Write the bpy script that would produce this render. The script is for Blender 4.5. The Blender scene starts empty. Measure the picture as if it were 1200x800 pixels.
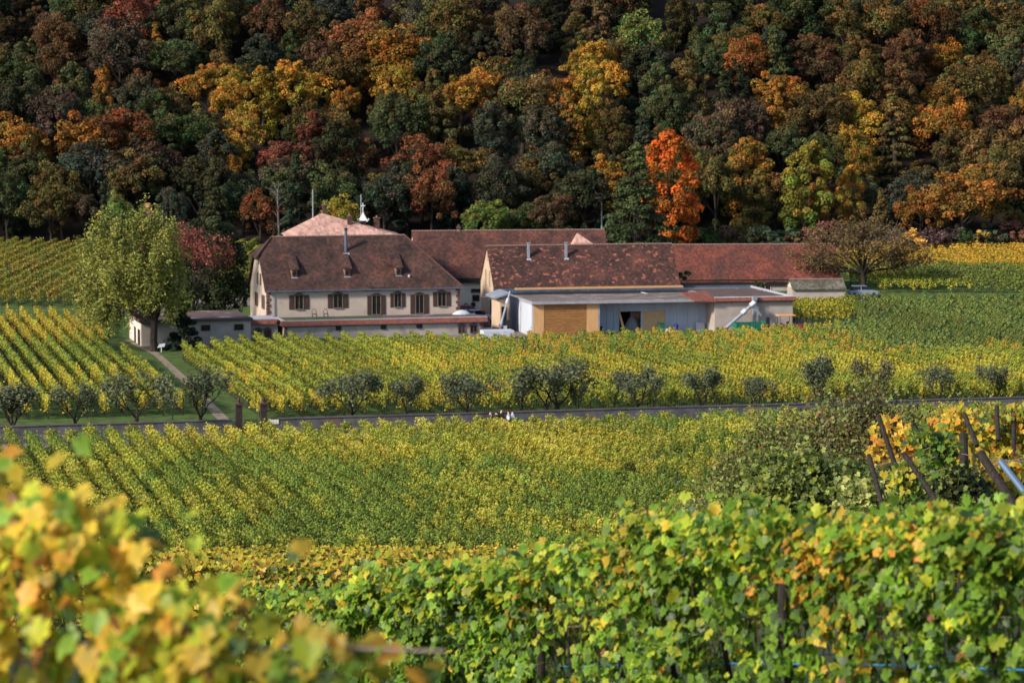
import bpy, bmesh, math, random
import numpy as np
from mathutils import Vector, noise
R = math.radians
PI = math.pi
random.seed(7)
rng = np.random.default_rng(11)
sc = bpy.context.scene
col = sc.collection

# ------------------------------------------------------------------ camera, light, exposure
CAMZ, PITCH, F = 30.0, R(5.333), 3300.0
cam_d = bpy.data.cameras.new('camera')
cam = bpy.data.objects.new('camera', cam_d); col.objects.link(cam)
cam.location = (0, 0, CAMZ); cam.rotation_euler = (R(90) - PITCH, 0, 0)
cam_d.sensor_width = 36; cam_d.lens = F * 36 / 1200
cam_d.clip_start = 0.5; cam_d.clip_end = 4000
cam_d.dof.use_dof = True; cam_d.dof.focus_distance = 78; cam_d.dof.aperture_fstop = 3.0
sc.camera = cam
w = bpy.data.worlds.new('World'); sc.world = w; w.use_nodes = True
SUN_EL, SUN_AZ = R(29), R(235)
sky = w.node_tree.nodes.new('ShaderNodeTexSky'); sky.sky_type = 'NISHITA'; sky.sun_disc = False
sky.sun_elevation = SUN_EL; sky.sun_rotation = SUN_AZ
bg = w.node_tree.nodes['Background']; bg.inputs[1].default_value = 0.13
w.node_tree.links.new(sky.outputs[0], bg.inputs[0])
sd = bpy.data.lights.new('sun', 'SUN'); sd.energy = 4.0; sd.angle = R(7); sd.color = (1, .89, .74)
so = bpy.data.objects.new('sun', sd); col.objects.link(so)
S = Vector((math.sin(SUN_AZ) * math.cos(SUN_EL), math.cos(SUN_AZ) * math.cos(SUN_EL), math.sin(SUN_EL)))
so.rotation_euler = S.to_track_quat('Z', 'Y').to_euler(); so.location = (-60, -40, 90)
sc.view_settings.view_transform = 'Standard'; sc.view_settings.look = 'None'
sc.view_settings.exposure = 0.84; sc.view_settings.gamma = 1
sc.view_settings.use_curve_mapping = False
sc.cycles.max_bounces = 5; sc.cycles.diffuse_bounces = 3; sc.cycles.transmission_bounces = 3

# ------------------------------------------------------------------ projection helpers (used at build time to find where things stand)
CP, SP = math.cos(PITCH), math.sin(PITCH)
def proj(X, Y, Z):
    z = Z - CAMZ; d = Y * CP - z * SP; u = Y * SP + z * CP
    return 600 + F * X / d, 400 - F * u / d
def at(px, py, Y):
    k = (400 - py) / F; z = Y * (k * CP - SP) / (CP + k * SP); d = Y * CP - z * SP
    return Vector(((px - 600) / F * d, Y, CAMZ + z))
def sst(a, b, x):
    t = np.clip((x - a) / (b - a), 0, 1); return t * t * (3 - 2 * t)
WALL_K, WALL_0 = .246, 245.5
def wall_y(x): return WALL_0 + WALL_K * x
PR = [(-60, 30.5), (0, 28.2), (10, 26.9), (22, 24.7), (28, 23.5), (36, 21.7), (60, 17.6), (100, 11.2), (130, 6.2), (150, 1.6), (163, -.55), (1000, -.55)]
PRR = [(-60, 30.5), (0, 28.2), (10, 26.9), (22, 24.7), (28, 23.6), (36, 22.6), (60, 20.6), (72, 18.6), (100, 12.4), (130, 6.4), (150, 1.6), (163, -.55), (1000, -.55)]
def H(x, y):
    x = np.asarray(x, float); y = np.asarray(y, float)
    a = np.interp(y, [p[0] for p in PR], [p[1] for p in PR]); b = np.interp(y, [p[0] for p in PRR], [p[1] for p in PRR])
    wgt = sst(2.5, 6.5, x - (y - 60) * .05)
    h = a * (1 - wgt) + b * wgt
    s = y - wall_y(x)
    h = h + np.where(y > 165, sst(0.0, .25, s) * .55, 0)
    left = sst(60, -60, x)
    h = h + np.maximum(0, y - 352) ** 1.0 * .047 * sst(345, 385, y)
    h = h + np.maximum(0, y - 437) * (.47 + .06 * np.sin(x * .035 + 1)) * sst(430, 455, y)
    return h
def Hf(x, y): return float(H(x, y))
def ground_at(px, py, y0=166, y1=470):
    prev = None
    for Y in np.arange(y0, y1, .5):
        p = at(px, py, float(Y))
        if p.z <= Hf(p.x, p.y): return Vector((p.x, p.y, Hf(p.x, p.y)))
    return Vector((p.x, p.y, Hf(p.x, p.y)))

# ------------------------------------------------------------------ materials
MATS = {}
def nt(m): return m.node_tree.nodes, m.node_tree.links
def base_mat(name, rough=.8, spec=.3):
    m = bpy.data.materials.new(name); m.use_nodes = True
    b = m.node_tree.nodes['Principled BSDF']; b.inputs['Roughness'].default_value = rough
    b.inputs['Specular IOR Level'].default_value = spec
    MATS[name] = m; return m, b
def simple(name, c, rough=.8, var=.15, scale=1.5, metal=0, bump=0, spec=.3, c2=None, lo=.35, hi=.65, c3=None, s3=6.0, fac3=.5, stretch=(1, 1, 1)):
    m, b = base_mat(name, rough, spec); N, L = nt(m); b.inputs['Metallic'].default_value = metal
    tc = N.new('ShaderNodeTexCoord'); mp = N.new('ShaderNodeMapping'); mp.inputs['Scale'].default_value = stretch
    L.new(tc.outputs['Object'], mp.inputs[0])
    n = N.new('ShaderNodeTexNoise'); n.inputs['Scale'].default_value = scale; n.inputs['Detail'].default_value = 6; n.inputs['Roughness'].default_value = .65
    L.new(mp.outputs[0], n.inputs['Vector'])
    r = N.new('ShaderNodeValToRGB'); e = r.color_ramp.elements
    e[0].position = lo; e[1].position = hi
    d = c2 if c2 else tuple(x * (1 - 2 * var) for x in c)
    e[0].color = (*d, 1); e[1].color = (*c, 1)
    L.new(n.outputs['Fac'], r.inputs[0]); out = r.outputs[0]
    if c3:
        n3 = N.new('ShaderNodeTexNoise'); n3.inputs['Scale'].default_value = s3; n3.inputs['Detail'].default_value = 3; L.new(mp.outputs[0], n3.inputs['Vector'])
        r3 = N.new('ShaderNodeValToRGB'); r3.color_ramp.elements[0].position = fac3; r3.color_ramp.elements[1].position = fac3 + .06
        L.new(n3.outputs['Fac'], r3.inputs[0])
        mx = N.new('ShaderNodeMix'); mx.data_type = 'RGBA'; L.new(r3.outputs[0], mx.inputs[0]); L.new(out, mx.inputs[6]); mx.inputs[7].default_value = (*c3, 1); out = mx.outputs[2]
    L.new(out, b.inputs['Base Color'])
    if bump:
        bp = N.new('ShaderNodeBump'); bp.inputs['Strength'].default_value = bump; bp.inputs['Distance'].default_value = .05
        L.new(n.outputs['Fac'], bp.inputs['Height']); L.new(bp.outputs[0], b.inputs['Normal'])
    return m
def foliage(name, trans=.3, rough=.55, spec=.35):
    m, b = base_mat(name, rough, spec); N, L = nt(m)
    a = N.new('ShaderNodeAttribute'); a.attribute_name = 'leafcol'
    oi = N.new('ShaderNodeObjectInfo'); mx = N.new('ShaderNodeMix'); mx.data_type = 'RGBA'; mx.blend_type = 'MULTIPLY'; mx.inputs[0].default_value = 1
    L.new(a.outputs['Color'], mx.inputs[6]); L.new(oi.outputs['Color'], mx.inputs[7]); L.new(mx.outputs[2], b.inputs['Base Color'])
    t = N.new('ShaderNodeBsdfTranslucent'); L.new(mx.outputs[2], t.inputs['Color'])
    ms = N.new('ShaderNodeMixShader'); ms.inputs[0].default_value = trans
    L.new(b.outputs[0], ms.inputs[1]); L.new(t.outputs[0], ms.inputs[2]); L.new(ms.outputs[0], N['Material Output'].inputs[0])
    return m
def roof_mat(name, dark, mid, patch, pfac=.55, pscale=1.4, blocky=False, course=.34):
    m, b = base_mat(name, .85, .2); N, L = nt(m)
    tc = N.new('ShaderNodeTexCoord')
    n = N.new('ShaderNodeTexNoise'); n.inputs['Scale'].default_value = .35; n.inputs['Detail'].default_value = 8; n.inputs['Roughness'].default_value = .7
    L.new(tc.outputs['Object'], n.inputs['Vector'])
    r = N.new('ShaderNodeValToRGB'); r.color_ramp.elements[0].position = .38; r.color_ramp.elements[1].position = .62
    r.color_ramp.elements[0].color = (*dark, 1); r.color_ramp.elements[1].color = (*mid, 1); L.new(n.outputs['Fac'], r.inputs[0])
    p = N.new('ShaderNodeTexNoise'); p.inputs['Scale'].default_value = pscale; p.inputs['Detail'].default_value = 5 if not blocky else 2; p.inputs['Roughness'].default_value = .6
    mp = N.new('ShaderNodeMapping'); mp.inputs['Scale'].default_value = (1, 1, 1.6 if blocky else .6); L.new(tc.outputs['Object'], mp.inputs[0]); L.new(mp.outputs[0], p.inputs['Vector'])
    pr = N.new('ShaderNodeValToRGB'); pr.color_ramp.elements[0].position = pfac; pr.color_ramp.elements[1].position = pfac + (.04 if blocky else .2); L.new(p.outputs['Fac'], pr.inputs[0])
    m1 = N.new('ShaderNodeMix'); m1.data_type = 'RGBA'; L.new(pr.outputs[0], m1.inputs[0]); L.new(r.outputs[0], m1.inputs[6]); m1.inputs[7].default_value = (*patch, 1)
    # single tiles differ a little
    mp2 = N.new('ShaderNodeMapping'); mp2.inputs['Scale'].default_value = (3.6, .01, 4.2); L.new(tc.outputs['Object'], mp2.inputs[0])
    v = N.new('ShaderNodeTexVoronoi'); v.inputs['Scale'].default_value = 1.0; v.inputs['Randomness'].default_value = .35; L.new(mp2.outputs[0], v.inputs['Vector'])
    vr = N.new('ShaderNodeValToRGB'); vr.color_ramp.elements[0].color = (.62, .62, .62, 1); vr.color_ramp.elements[1].color = (1.25, 1.2, 1.2, 1)
    sp = N.new('ShaderNodeSeparateColor'); L.new(v.outputs['Color'], sp.inputs[0]); L.new(sp.outputs[0], vr.inputs[0])
    m2 = N.new('ShaderNodeMix'); m2.data_type = 'RGBA'; m2.blend_type = 'MULTIPLY'; m2.inputs[0].default_value = 1; L.new(m1.outputs[2], m2.inputs[6]); L.new(vr.outputs[0], m2.inputs[7])
    L.new(m2.outputs[2], b.inputs['Base Color'])
    wv = N.new('ShaderNodeTexWave'); wv.bands_direction = 'Z'; wv.wave_profile = 'SAW'; wv.inputs['Scale'].default_value = 1.3; wv.inputs['Distortion'].default_value = .3; L.new(tc.outputs['Object'], wv.inputs['Vector'])
    bp = N.new('ShaderNodeBump'); bp.inputs['Strength'].default_value = .5; bp.inputs['Distance'].default_value = .05; L.new(wv.outputs['Fac'], bp.inputs['Height']); L.new(bp.outputs[0], b.inputs['Normal'])
    return m

simple('render_cream', (.44, .36, .305), .9, .08, .5, c3=(.33, .265, .22), s3=.7, fac3=.62)
simple('render_tan', (.44, .335, .245), .9, .08, .8)
simple('render_grey', (.35, .30, .27), .9, .12, .7, c3=(.24, .19, .17), s3=.6, fac3=.6)
simple('render_white', (.55, .49, .43), .9, .05, .8)
simple('sandstone', (.15, .08, .065), .9, .3, 2)
simple('shutter_brown', (.075, .042, .035), .7, .2, 3)
simple('frame_grey', (.17, .13, .11), .7, .1, 2)
simple('glass_dark', (.012, .014, .018), .15, .3, 1, spec=.6)
simple('zinc', (.30, .33, .40), .4, .15, 2, metal=.3)
simple('navy_metal', (.10, .14, .22), .45, .2, 2, metal=.2)
simple('white_metal', (.45, .47, .52), .5, .1, 2)
simple('dark_gap', (.012, .01, .012), .9, .1, 2)  # near-black for openings and for the painted shade under barn eaves
simple('concrete_panel', (.40, .43, .50), .8, .07, .7, stretch=(1, 1, .15))
simple('blue_panel', (.34, .40, .50), .7, .08, .8, stretch=(1, 1, .2))
simple('light_wood', (.50, .29, .13), .75, .1, 1.5, stretch=(4, 4, .4))
simple('board_wood', (.32, .15, .05), .7, .25, 3, stretch=(.4, 4, 4))
simple('plywood', (.48, .33, .18), .75, .1, 2)
simple('slab_grey', (.27, .27, .30), .8, .12, 1.2)
simple('felt_roof', (.14, .11, .10), .9, .2, .8, c3=(.24, .20, .19), s3=.9, fac3=.55, stretch=(.5, 2, 1))
simple('low_roof', (.10, .065, .06), .9, .2, .5, c3=(.25, .20, .20), s3=.35, fac3=.6)
simple('turf_roof', (.05, .075, .03), .95, .3, 1.0, c3=(.07, .055, .035), s3=.5, fac3=.52)
simple('terracotta', (.20, .065, .045), .85, .25, 2.5, stretch=(1, 1, 2))
simple('coping', (.34, .34, .40), .6, .1, 1)
simple('green_paint', (.012, .13, .085), .5, .2, 2)
simple('blue_paint', (.01, .02, .22), .4, .2, 2)
simple('red_paint', (.38, .03, .03), .35, .15, 2)
simple('white_paint', (.60, .60, .63), .4, .05, 2)
simple('silver_paint', (.30, .34, .40), .3, .08, 2, metal=.4)
simple('rubber', (.015, .015, .015), .8, .2, 4)
simple('dark_iron', (.02, .018, .02), .6, .2, 4)
simple('tarp_white', (.45, .47, .52), .6, .12, 2)
simple('heap_grey', (.22, .24, .28), .9, .15, 2)
simple('orange_wood', (.6, .28, .12), .7, .1, 3)
simple('bark_dark', (.035, .026, .022), .95, .3, 4, bump=.4)
simple('bark_pale', (.14, .115, .11), .9, .35, 3)
simple('post_wood', (.035, .026, .022), .9, .4, 6, stretch=(4, 4, .6), bump=.4)
simple('wall_stone', (.10, .097, .11), .95, .25, 1.2, c3=(.11, .07, .065), s3=.3, fac3=.62)
simple('wall_coping', (.085, .075, .08), .9, .2, 1)
simple('pillar_brick', (.04, .028, .028), .95, .3, 3)
simple('gravel', (.25, .185, .14), .95, .2, 3, c3=(.07, .10, .03), s3=.9, fac3=.56)
simple('road_asphalt', (.16, .13, .13), .9, .1, .8)
simple('forest_floor', (.022, .016, .012), 1, .3, 2)
simple('twine_blue', (.05, .25, .6), .5, .1, 3)
simple('post_blue', (.07, .12, .20), .5, .1, 3)
simple('skin', (.55, .32, .22), .6, .1, 5)
simple('cloth_navy', (.014, .018, .045), .9, .2, 5)
simple('cloth_black', (.012, .012, .015), .9, .2, 5)
simple('cloth_white', (.7, .7, .75), .9, .1, 5)
simple('cloth_blue', (.22, .32, .55), .9, .1, 5)
simple('hair_dark', (.03, .018, .012), .8, .2, 8)
simple('sign_cream', (.6, .55, .42), .7, .05, 4)
simple('clay_dark', (.09, .045, .038), .9, .25, 4)
simple('clay_pot', (.22, .14, .12), .9, .2, 4)
roof_mat('roof_house', (.030, .019, .018), (.078, .040, .032), (.14, .05, .032), .58, .33)
roof_mat('roof_barn', (.032, .02, .02), (.085, .038, .03), (.23, .08, .055), .59, 1.5, True)
roof_mat('roof_long', (.045, .024, .022), (.115, .045, .033), (.16, .11, .10), .64, .4)
roof_mat('roof_red', (.085, .032, .025), (.15, .045, .032), (.055, .028, .024), .53, .2)
roof_mat('roof_pink', (.36, .215, .18), (.43, .26, .215), (.30, .18, .15), .62, .9)
roof_mat('roof_moss', (.07, .065, .045), (.13, .12, .10), (.05, .06, .02), .55, 1.2)
foliage('leaves_far', .22, .7, .12)
foliage('leaves_vine', .38, .5, .3)
foliage('leaves_near', .5, .45, .3)

# ground: grass, soil and leaf litter by patches
m, b = base_mat('ground_grass', .95, .1); N, L = nt(m)
tc = N.new('ShaderNodeTexCoord'); n1 = N.new('ShaderNodeTexNoise'); n1.inputs['Scale'].default_value = .8; n1.inputs['Detail'].default_value = 8
L.new(tc.outputs['Object'], n1.inputs['Vector'])
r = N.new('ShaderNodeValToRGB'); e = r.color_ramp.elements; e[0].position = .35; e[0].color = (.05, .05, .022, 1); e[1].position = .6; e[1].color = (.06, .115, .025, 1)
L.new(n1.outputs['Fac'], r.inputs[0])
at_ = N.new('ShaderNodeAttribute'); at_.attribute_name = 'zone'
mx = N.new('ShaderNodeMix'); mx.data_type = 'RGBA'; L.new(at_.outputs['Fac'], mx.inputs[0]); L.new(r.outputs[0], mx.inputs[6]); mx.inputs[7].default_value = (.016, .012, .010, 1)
L.new(mx.outputs[2], b.inputs['Base Color'])

# ------------------------------------------------------------------ mesh helpers
def props(o, label=None, cat=None, group=None, kind=None):
    if label: o['label'] = label
    if cat: o['category'] = cat
    if group: o['group'] = group
    if kind: o['kind'] = kind
    return o
def empty(name, loc, rz=0, label=None, cat=None, group=None):
    o = bpy.data.objects.new(name, None); col.objects.link(o); o.location = loc; o.rotation_euler = (0, 0, rz)
    o.empty_display_size = .3
    return props(o, label, cat, group)
class M:
    def __init__(s): s.v = []; s.f = []; s.mi = []
    def add(s, vs, fs, mi=0):
        o = len(s.v); s.v += [tuple(v) for v in vs]; s.f += [tuple(i + o for i in f) for f in fs]; s.mi += [mi] * len(fs); return s
    def box(s, x0, x1, y0, y1, z0, z1, mi=0):
        return s.add([(x0, y0, z0), (x1, y0, z0), (x1, y1, z0), (x0, y1, z0), (x0, y0, z1), (x1, y0, z1), (x1, y1, z1), (x0, y1, z1)],
                     [(0, 3, 2, 1), (4, 5, 6, 7), (0, 1, 5, 4), (1, 2, 6, 5), (2, 3, 7, 6), (3, 0, 4, 7)], mi)
    def prism(s, pts, d, mi=0):      # pts: 3-D outline, d: extrusion vector
        n = len(pts); d = Vector(d); a = [Vector(p) for p in pts]
        return s.add(a + [p + d for p in a], [tuple(range(n)), tuple(range(2 * n - 1, n - 1, -1))] + [(i, (i + 1) % n, n + (i + 1) % n, n + i) for i in range(n)], mi)
    def tube(s, pts, rad, k=6, mi=0, cap=True):
        pts = [Vector(p) for p in pts]; rad = rad if hasattr(rad, '__len__') else [rad] * len(pts)
        o = len(s.v)
        for i, p in enumerate(pts):
            t = (pts[min(i + 1, len(pts) - 1)] - pts[max(i - 1, 0)])
            t = t.normalized() if t.length > 1e-6 else Vector((0, 0, 1))
            a = t.orthogonal().normalized() if abs(t.z) > .9 else t.cross(Vector((0, 0, 1))).normalized()
            b = t.cross(a)
            for j in range(k):
                q = 2 * PI * j / k; s.v.append(tuple(p + (a * math.cos(q) + b * math.sin(q)) * rad[i]))
        for i in range(len(pts) - 1):
            for j in range(k):
                s.f.append((o + i * k + j, o + i * k + (j + 1) % k, o + (i + 1) * k + (j + 1) % k, o + (i + 1) * k + j)); s.mi.append(mi)
        if cap:
            s.f.append(tuple(o + j for j in range(k))[::-1]); s.mi.append(mi)
            s.f.append(tuple(o + (len(pts) - 1) * k + j for j in range(k))); s.mi.append(mi)
        return s
    def mesh(s, name, mats, smooth=False):
        me = bpy.data.meshes.new(name); me.from_pydata(s.v, [], s.f)
        for m in (mats if isinstance(mats, (list, tuple)) else [mats]): me.materials.append(MATS[m])
        me.polygons.foreach_set('material_index', s.mi)
        bm = bmesh.new(); bm.from_mesh(me); bmesh.ops.recalc_face_normals(bm, faces=bm.faces); bm.to_mesh(me); bm.free()
        if smooth: me.polygons.foreach_set('use_smooth', [True] * len(me.polygons))
        return me
    def build(s, name, mats, parent=None, bevel=0, smooth=False, **kw):
        o = bpy.data.objects.new(name, s.mesh(name, mats, smooth)); col.objects.link(o)
        if parent: o.parent = parent
        if bevel:
            bv = o.modifiers.new('bevel', 'BEVEL'); bv.width = bevel; bv.segments = 2; bv.limit_method = 'ANGLE'
        return props(o, **kw)
def copy_tree(o, parent=None):
    c = o.copy(); col.objects.link(c); c.parent = parent
    for ch in list(o.children): copy_tree(ch, c)
    return c

VINE_ANG = np.linspace(0, 2 * PI, 14, endpoint=False)
def leaf_outline():
    pts = []
    for a, r in [(90, .13), (70, .46), (52, .42), (32, .57), (10, .41), (-10, .57), (-32, .50), (-56, .43), (-74, .57), (-90, .66), (-106, .55), (-124, .43), (-146, .52), (-168, .57), (170, .41), (150, .56), (130, .43), (110, .47)]:
        pts.append((r * math.cos(R(a)), r * math.sin(R(a)) - .02))
    return np.array(pts)
LO = leaf_outline()
def leaf_mesh(name, C, Nn, size, colr, shape='quad', mat='leaves_far', elong=1.0, down=None):
    """one mesh of many small leaves: C centres, Nn normals, size, colr (n,3)"""
    n = len(C); Nn = Nn / np.maximum(1e-6, np.linalg.norm(Nn, axis=1))[:, None]
    if down is None: ref = rng.normal(size=(n, 3))
    else: ref = np.tile(np.array([0, 0, 1.]), (n, 1)) + rng.normal(size=(n, 3)) * down
    T = np.cross(ref, Nn); T /= np.maximum(1e-6, np.linalg.norm(T, axis=1))[:, None]
    B = np.cross(Nn, T); sz = np.asarray(size)[:, None]
    if shape == 'quad':
        k = 4
        offs = [(-.5, 0, .06), (0, -.5 * elong, -.05), (.5, 0, .06), (0, .5 * elong, -.05)]
        V = np.stack([C + sz * (T * a + B * b_ + Nn * c) for a, b_, c in offs], 1).reshape(-1, 3)
        nv = 4 * n; nf = 2 * n
        base = (np.arange(n) * 4)[:, None]
        tri = np.concatenate([base + np.array([[0, 1, 3]]), base + np.array([[1, 2, 3]])], 1).reshape(-1)
    else:
        k = len(LO) + 1
        curl = rng.uniform(-.35, .75, n)[:, None]; fold = rng.uniform(0, .45, n)[:, None]
        ring = [C + sz * (T * a + B * b_ - Nn * (curl * (a * a * 1.2 + b_ * b_ * .8) - fold * abs(a))) for a, b_ in LO]
        V = np.stack([C + sz * Nn * .0 + sz * B * .1] + ring, 1).reshape(-1, 3)
        nv = k * n; q = len(LO); nf = q * n
        base = (np.arange(n) * k)[:, None]
        pat = np.array([[0, 1 + i, 1 + (i + 1) % q] for i in range(q)]).reshape(1, -1)
        tri = (base + pat).reshape(-1)
    me = bpy.data.meshes.new(name)
    me.vertices.add(nv); me.vertices.foreach_set('co', V.astype(np.float32).reshape(-1))
    me.loops.add(nf * 3); me.loops.foreach_set('vertex_index', tri.astype(np.int32))
    me.polygons.add(nf); me.polygons.foreach_set('loop_start', np.arange(0, nf * 3, 3, dtype=np.int32))
    me.polygons.foreach_set('loop_total', np.full(nf, 3, dtype=np.int32))
    ca = me.attributes.new('leafcol', 'FLOAT_COLOR', 'POINT')
    cc = np.ones((n, k, 4), np.float32); cc[:, :, :3] = np.asarray(colr)[:, None, :]
    if shape != 'quad':
        cc[:, 0, :3] *= .78; q_ = rng.random((n, 1, 1)); cc[:, 1:, :3] *= 1 + (rng.random((n, k - 1, 1)) - .45) * .5 * q_; cc[:, 1:, 0:1] *= 1 + .35 * q_
    ca.data.foreach_set('color', cc.reshape(-1))
    me.materials.append(MATS[mat]); me.update(); me.validate()
    return me
def add_trunk(me, m, matname, first_slot=1):
    """append the faces of builder m to an existing leaf mesh (one plant stays one mesh)"""
    t = m.mesh('t', matname); bm = bmesh.new(); bm.from_mesh(me); n0 = len(bm.faces); bm.from_mesh(t)
    bm.faces.ensure_lookup_table()
    for f in bm.faces[n0:]: f.material_index = first_slot
    bm.to_mesh(me); bm.free(); me.materials.append(MATS[matname]); bpy.data.meshes.remove(t); return me
def obj(name, me, parent=None, color=None, **kw):
    o = bpy.data.objects.new(name, me); col.objects.link(o)
    if parent: o.parent = parent
    if color: o.color = (*color, 1)
    return props(o, **kw)
def unit(n):
    d = rng.normal(size=(n, 3)); return d / np.linalg.norm(d, axis=1)[:, None]

# ------------------------------------------------------------------ the ground, one sheet
def strip(name, pts, z, mat, kind='structure'):
    """flat-lying strip given by left/right point pairs, draped on the terrain z above it"""
    mm = M(); vs = []
    for (a, b) in pts:
        for t in np.linspace(0, 1, 5):
            x = a[0] + (b[0] - a[0]) * t; y = a[1] + (b[1] - a[1]) * t; vs.append((x, y, Hf(x, y) + z))
    fs = [(i * 5 + j, i * 5 + j + 1, (i + 1) * 5 + j + 1, (i + 1) * 5 + j) for i in range(len(pts) - 1) for j in range(4)]
    mm.add(vs, fs); o = mm.build(name, mat, kind=kind)
    me = o.data
    if me.polygons[0].normal.z < 0: me.flip_normals()
    return o
xs = np.concatenate([np.arange(-1500, -150, 90), np.arange(-150, -12, 3), np.arange(-12, 14, .8), np.arange(14, 150, 3), np.arange(150, 1501, 90)])
ts = np.concatenate([np.arange(-60, 164, 2.0), np.arange(164, 244, 4), [244.6, 245.45, 245.8, 246.6], np.arange(249, 440, 3.5), np.arange(440, 760, 6), np.arange(800, 3001, 220)])
XX, TT = np.meshgrid(xs, ts)
bump = sst(150, 200, TT) * (1 - sst(300, 420, TT))
YY = TT + WALL_K * np.clip(XX, -150, 150) * bump
ZZ = H(XX, YY)
ZZ = np.where(TT > 760, H(XX, np.full_like(XX, 760.)) * 1.0, ZZ)
# the step at the wall
far = (TT >= 245.7) & (TT < 300); nearw = (TT <= 245.5) & (TT > 200)
nx, ny = len(xs), len(ts)
gm = bpy.data.meshes.new('ground')
vv = np.stack([XX, YY, ZZ], -1).reshape(-1, 3)
ff = [(j * nx + i, j * nx + i + 1, (j + 1) * nx + i + 1, (j + 1) * nx + i) for j in range(ny - 1) for i in range(nx - 1)]
gm.from_pydata(vv.tolist(), [], ff)
za = gm.attributes.new('zone', 'FLOAT', 'POINT')
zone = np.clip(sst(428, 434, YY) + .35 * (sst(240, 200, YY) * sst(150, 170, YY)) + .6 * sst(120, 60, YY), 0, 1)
za.data.foreach_set('value', zone.astype(np.float32).reshape(-1))
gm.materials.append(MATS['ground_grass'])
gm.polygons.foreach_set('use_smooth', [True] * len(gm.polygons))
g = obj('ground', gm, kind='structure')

# ------------------------------------------------------------------ vine plants
GRN = np.array([.12, .21, .028]); YGR = np.array([.31, .33, .035]); YEL = np.array([.50, .39, .04]); GLD = np.array([.50, .27, .04]); BRN = np.array([.22, .10, .035]); DGR = np.array([.05, .10, .03])
def pick_cols(n, wts, zz=None, ydown=.0, soft=.0):
    pal = np.stack([DGR, GRN, YGR, YEL, GLD, BRN]); wts = np.array(wts, float)
    P = np.tile(wts, (n, 1))
    if zz is not None:
        P[:, 3] += ydown * (1 - zz) ; P[:, 1] += ydown * .6 * zz; P[:, 0] += ydown * .25 * zz
    P /= P.sum(1)[:, None]; c = P.cumsum(1); u = rng.random(n)[:, None]; idx = (u > c).sum(1).clip(0, 5)
    out = (pal[idx] * (1 - soft) + (P @ pal) * soft) * rng.uniform(.75, 1.25, (n, 1)) * rng.uniform(.93, 1.07, (n, 3)); return out
TONES = {'green': (3, 6, 2.2, .5, .1, .1), 'mixed': (1, 4, 4, 2, .4, .2), 'yellow': (.4, 1.4, 4, 5, .8, .2), 'gold': (.5, 1.5, 2.0, 3.5, 3.4, 1.2), 'dark': (6, 6, 1.2, .15, .05, .2)}
def vine_mesh(length, height, n, size, tone, shape='quad', mat='leaves_vine', ydown=2.5, foot=.45, wide=1.0):
    # shoots: bunches of leaves along the plant, uneven at the top and hanging at the sides
    ns = max(6, int(length * 7)); sx = rng.uniform(-.1, length + .1, ns); sz = rng.uniform(foot + .15, height, ns); sz[: ns // 2] = rng.uniform(height * .72, height * 1.04, ns // 2)
    sy = rng.normal(0, .06, ns); k = rng.integers(0, ns, n); spread = np.array([.15, .095 * wide, .16]); sy *= wide
    C = np.stack([sx[k], sy[k], sz[k]], 1) + rng.normal(size=(n, 3)) * spread
    m2 = rng.random(n) < .12; C[m2, 2] = rng.uniform(height * .95, height * 1.14, m2.sum()); C[m2, 0] = sx[k[m2]] + rng.normal(0, .05, m2.sum())
    C[:, 2] = np.maximum(C[:, 2], foot * .8 + rng.random(n) * .3)
    Nn = np.stack([rng.normal(0, .35, n), np.sign(C[:, 1] + 1e-3) * (.55 + 0 * k) + rng.normal(0, .45, n), .45 + rng.normal(0, .4, n)], 1)
    zz = np.clip((C[:, 2] - foot) / (height - foot), 0, 1)
    cl = pick_cols(n, TONES[tone], zz, ydown, .5 if shape == 'quad' else .2) * (rng.uniform(.8, 1.2, ns)[k])[:, None]
    me = leaf_mesh('vine', C, Nn, rng.uniform(.75, 1.25, n) * size, cl, shape, mat, down=.7)
    t = M()
    for x in np.arange(length * .25, length, length * .5):
        t.tube([(x, 0, 0), (x + .04, .02, .4), (x - .02, 0, height * .7)], [.035, .03, .02], 4)
    return add_trunk(me, t, 'bark_dark')
def vine_set(length, height, n, size, reps, **k): return {t: [vine_mesh(length, height, n, size, t, **k) for _ in range(reps)] for t in TONES}
V_MID = vine_set(1.6, 1.75, 200, .20, 3)
V_FRT = vine_set(1.8, 1.8, 320, .16, 4, ydown=.8, wide=1.95)
V_FAR = vine_set(3.0, 1.7, 300, .21, 3)
V_SLP = vine_set(1.8, 1.6, 420, .13, 2, shape='vine', ydown=.5)
pm = M().tube([(0, 0, 0), (0, 0, 1.75)], .045, 5).mesh('post', 'post_wood')
def ordinal(n):
    o1 = ['zeroth', 'first', 'second', 'third', 'fourth', 'fifth', 'sixth', 'seventh', 'eighth', 'ninth', 'tenth', 'eleventh', 'twelfth', 'thirteenth', 'fourteenth', 'fifteenth', 'sixteenth', 'seventeenth', 'eighteenth', 'nineteenth']
    tens = {2: 'twenty', 3: 'thirty', 4: 'forty', 5: 'fifty', 6: 'sixty', 7: 'seventy', 8: 'eighty'}; to = {2: 'twentieth', 3: 'thirtieth', 4: 'fortieth', 5: 'fiftieth', 6: 'sixtieth', 7: 'seventieth', 8: 'eightieth'}
    if n < 20: return o1[n]
    return to[n // 10] if n % 10 == 0 else tens[n // 10] + ' ' + o1[n % 10]
def inside(poly, x, y):
    c = False; n = len(poly)
    for i in range(n):
        x1, y1 = poly[i]; x2, y2 = poly[(i + 1) % n]
        if (y1 > y) != (y2 > y) and x < (x2 - x1) * (y - y1) / (y2 - y1) + x1: c = not c
    return c
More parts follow.
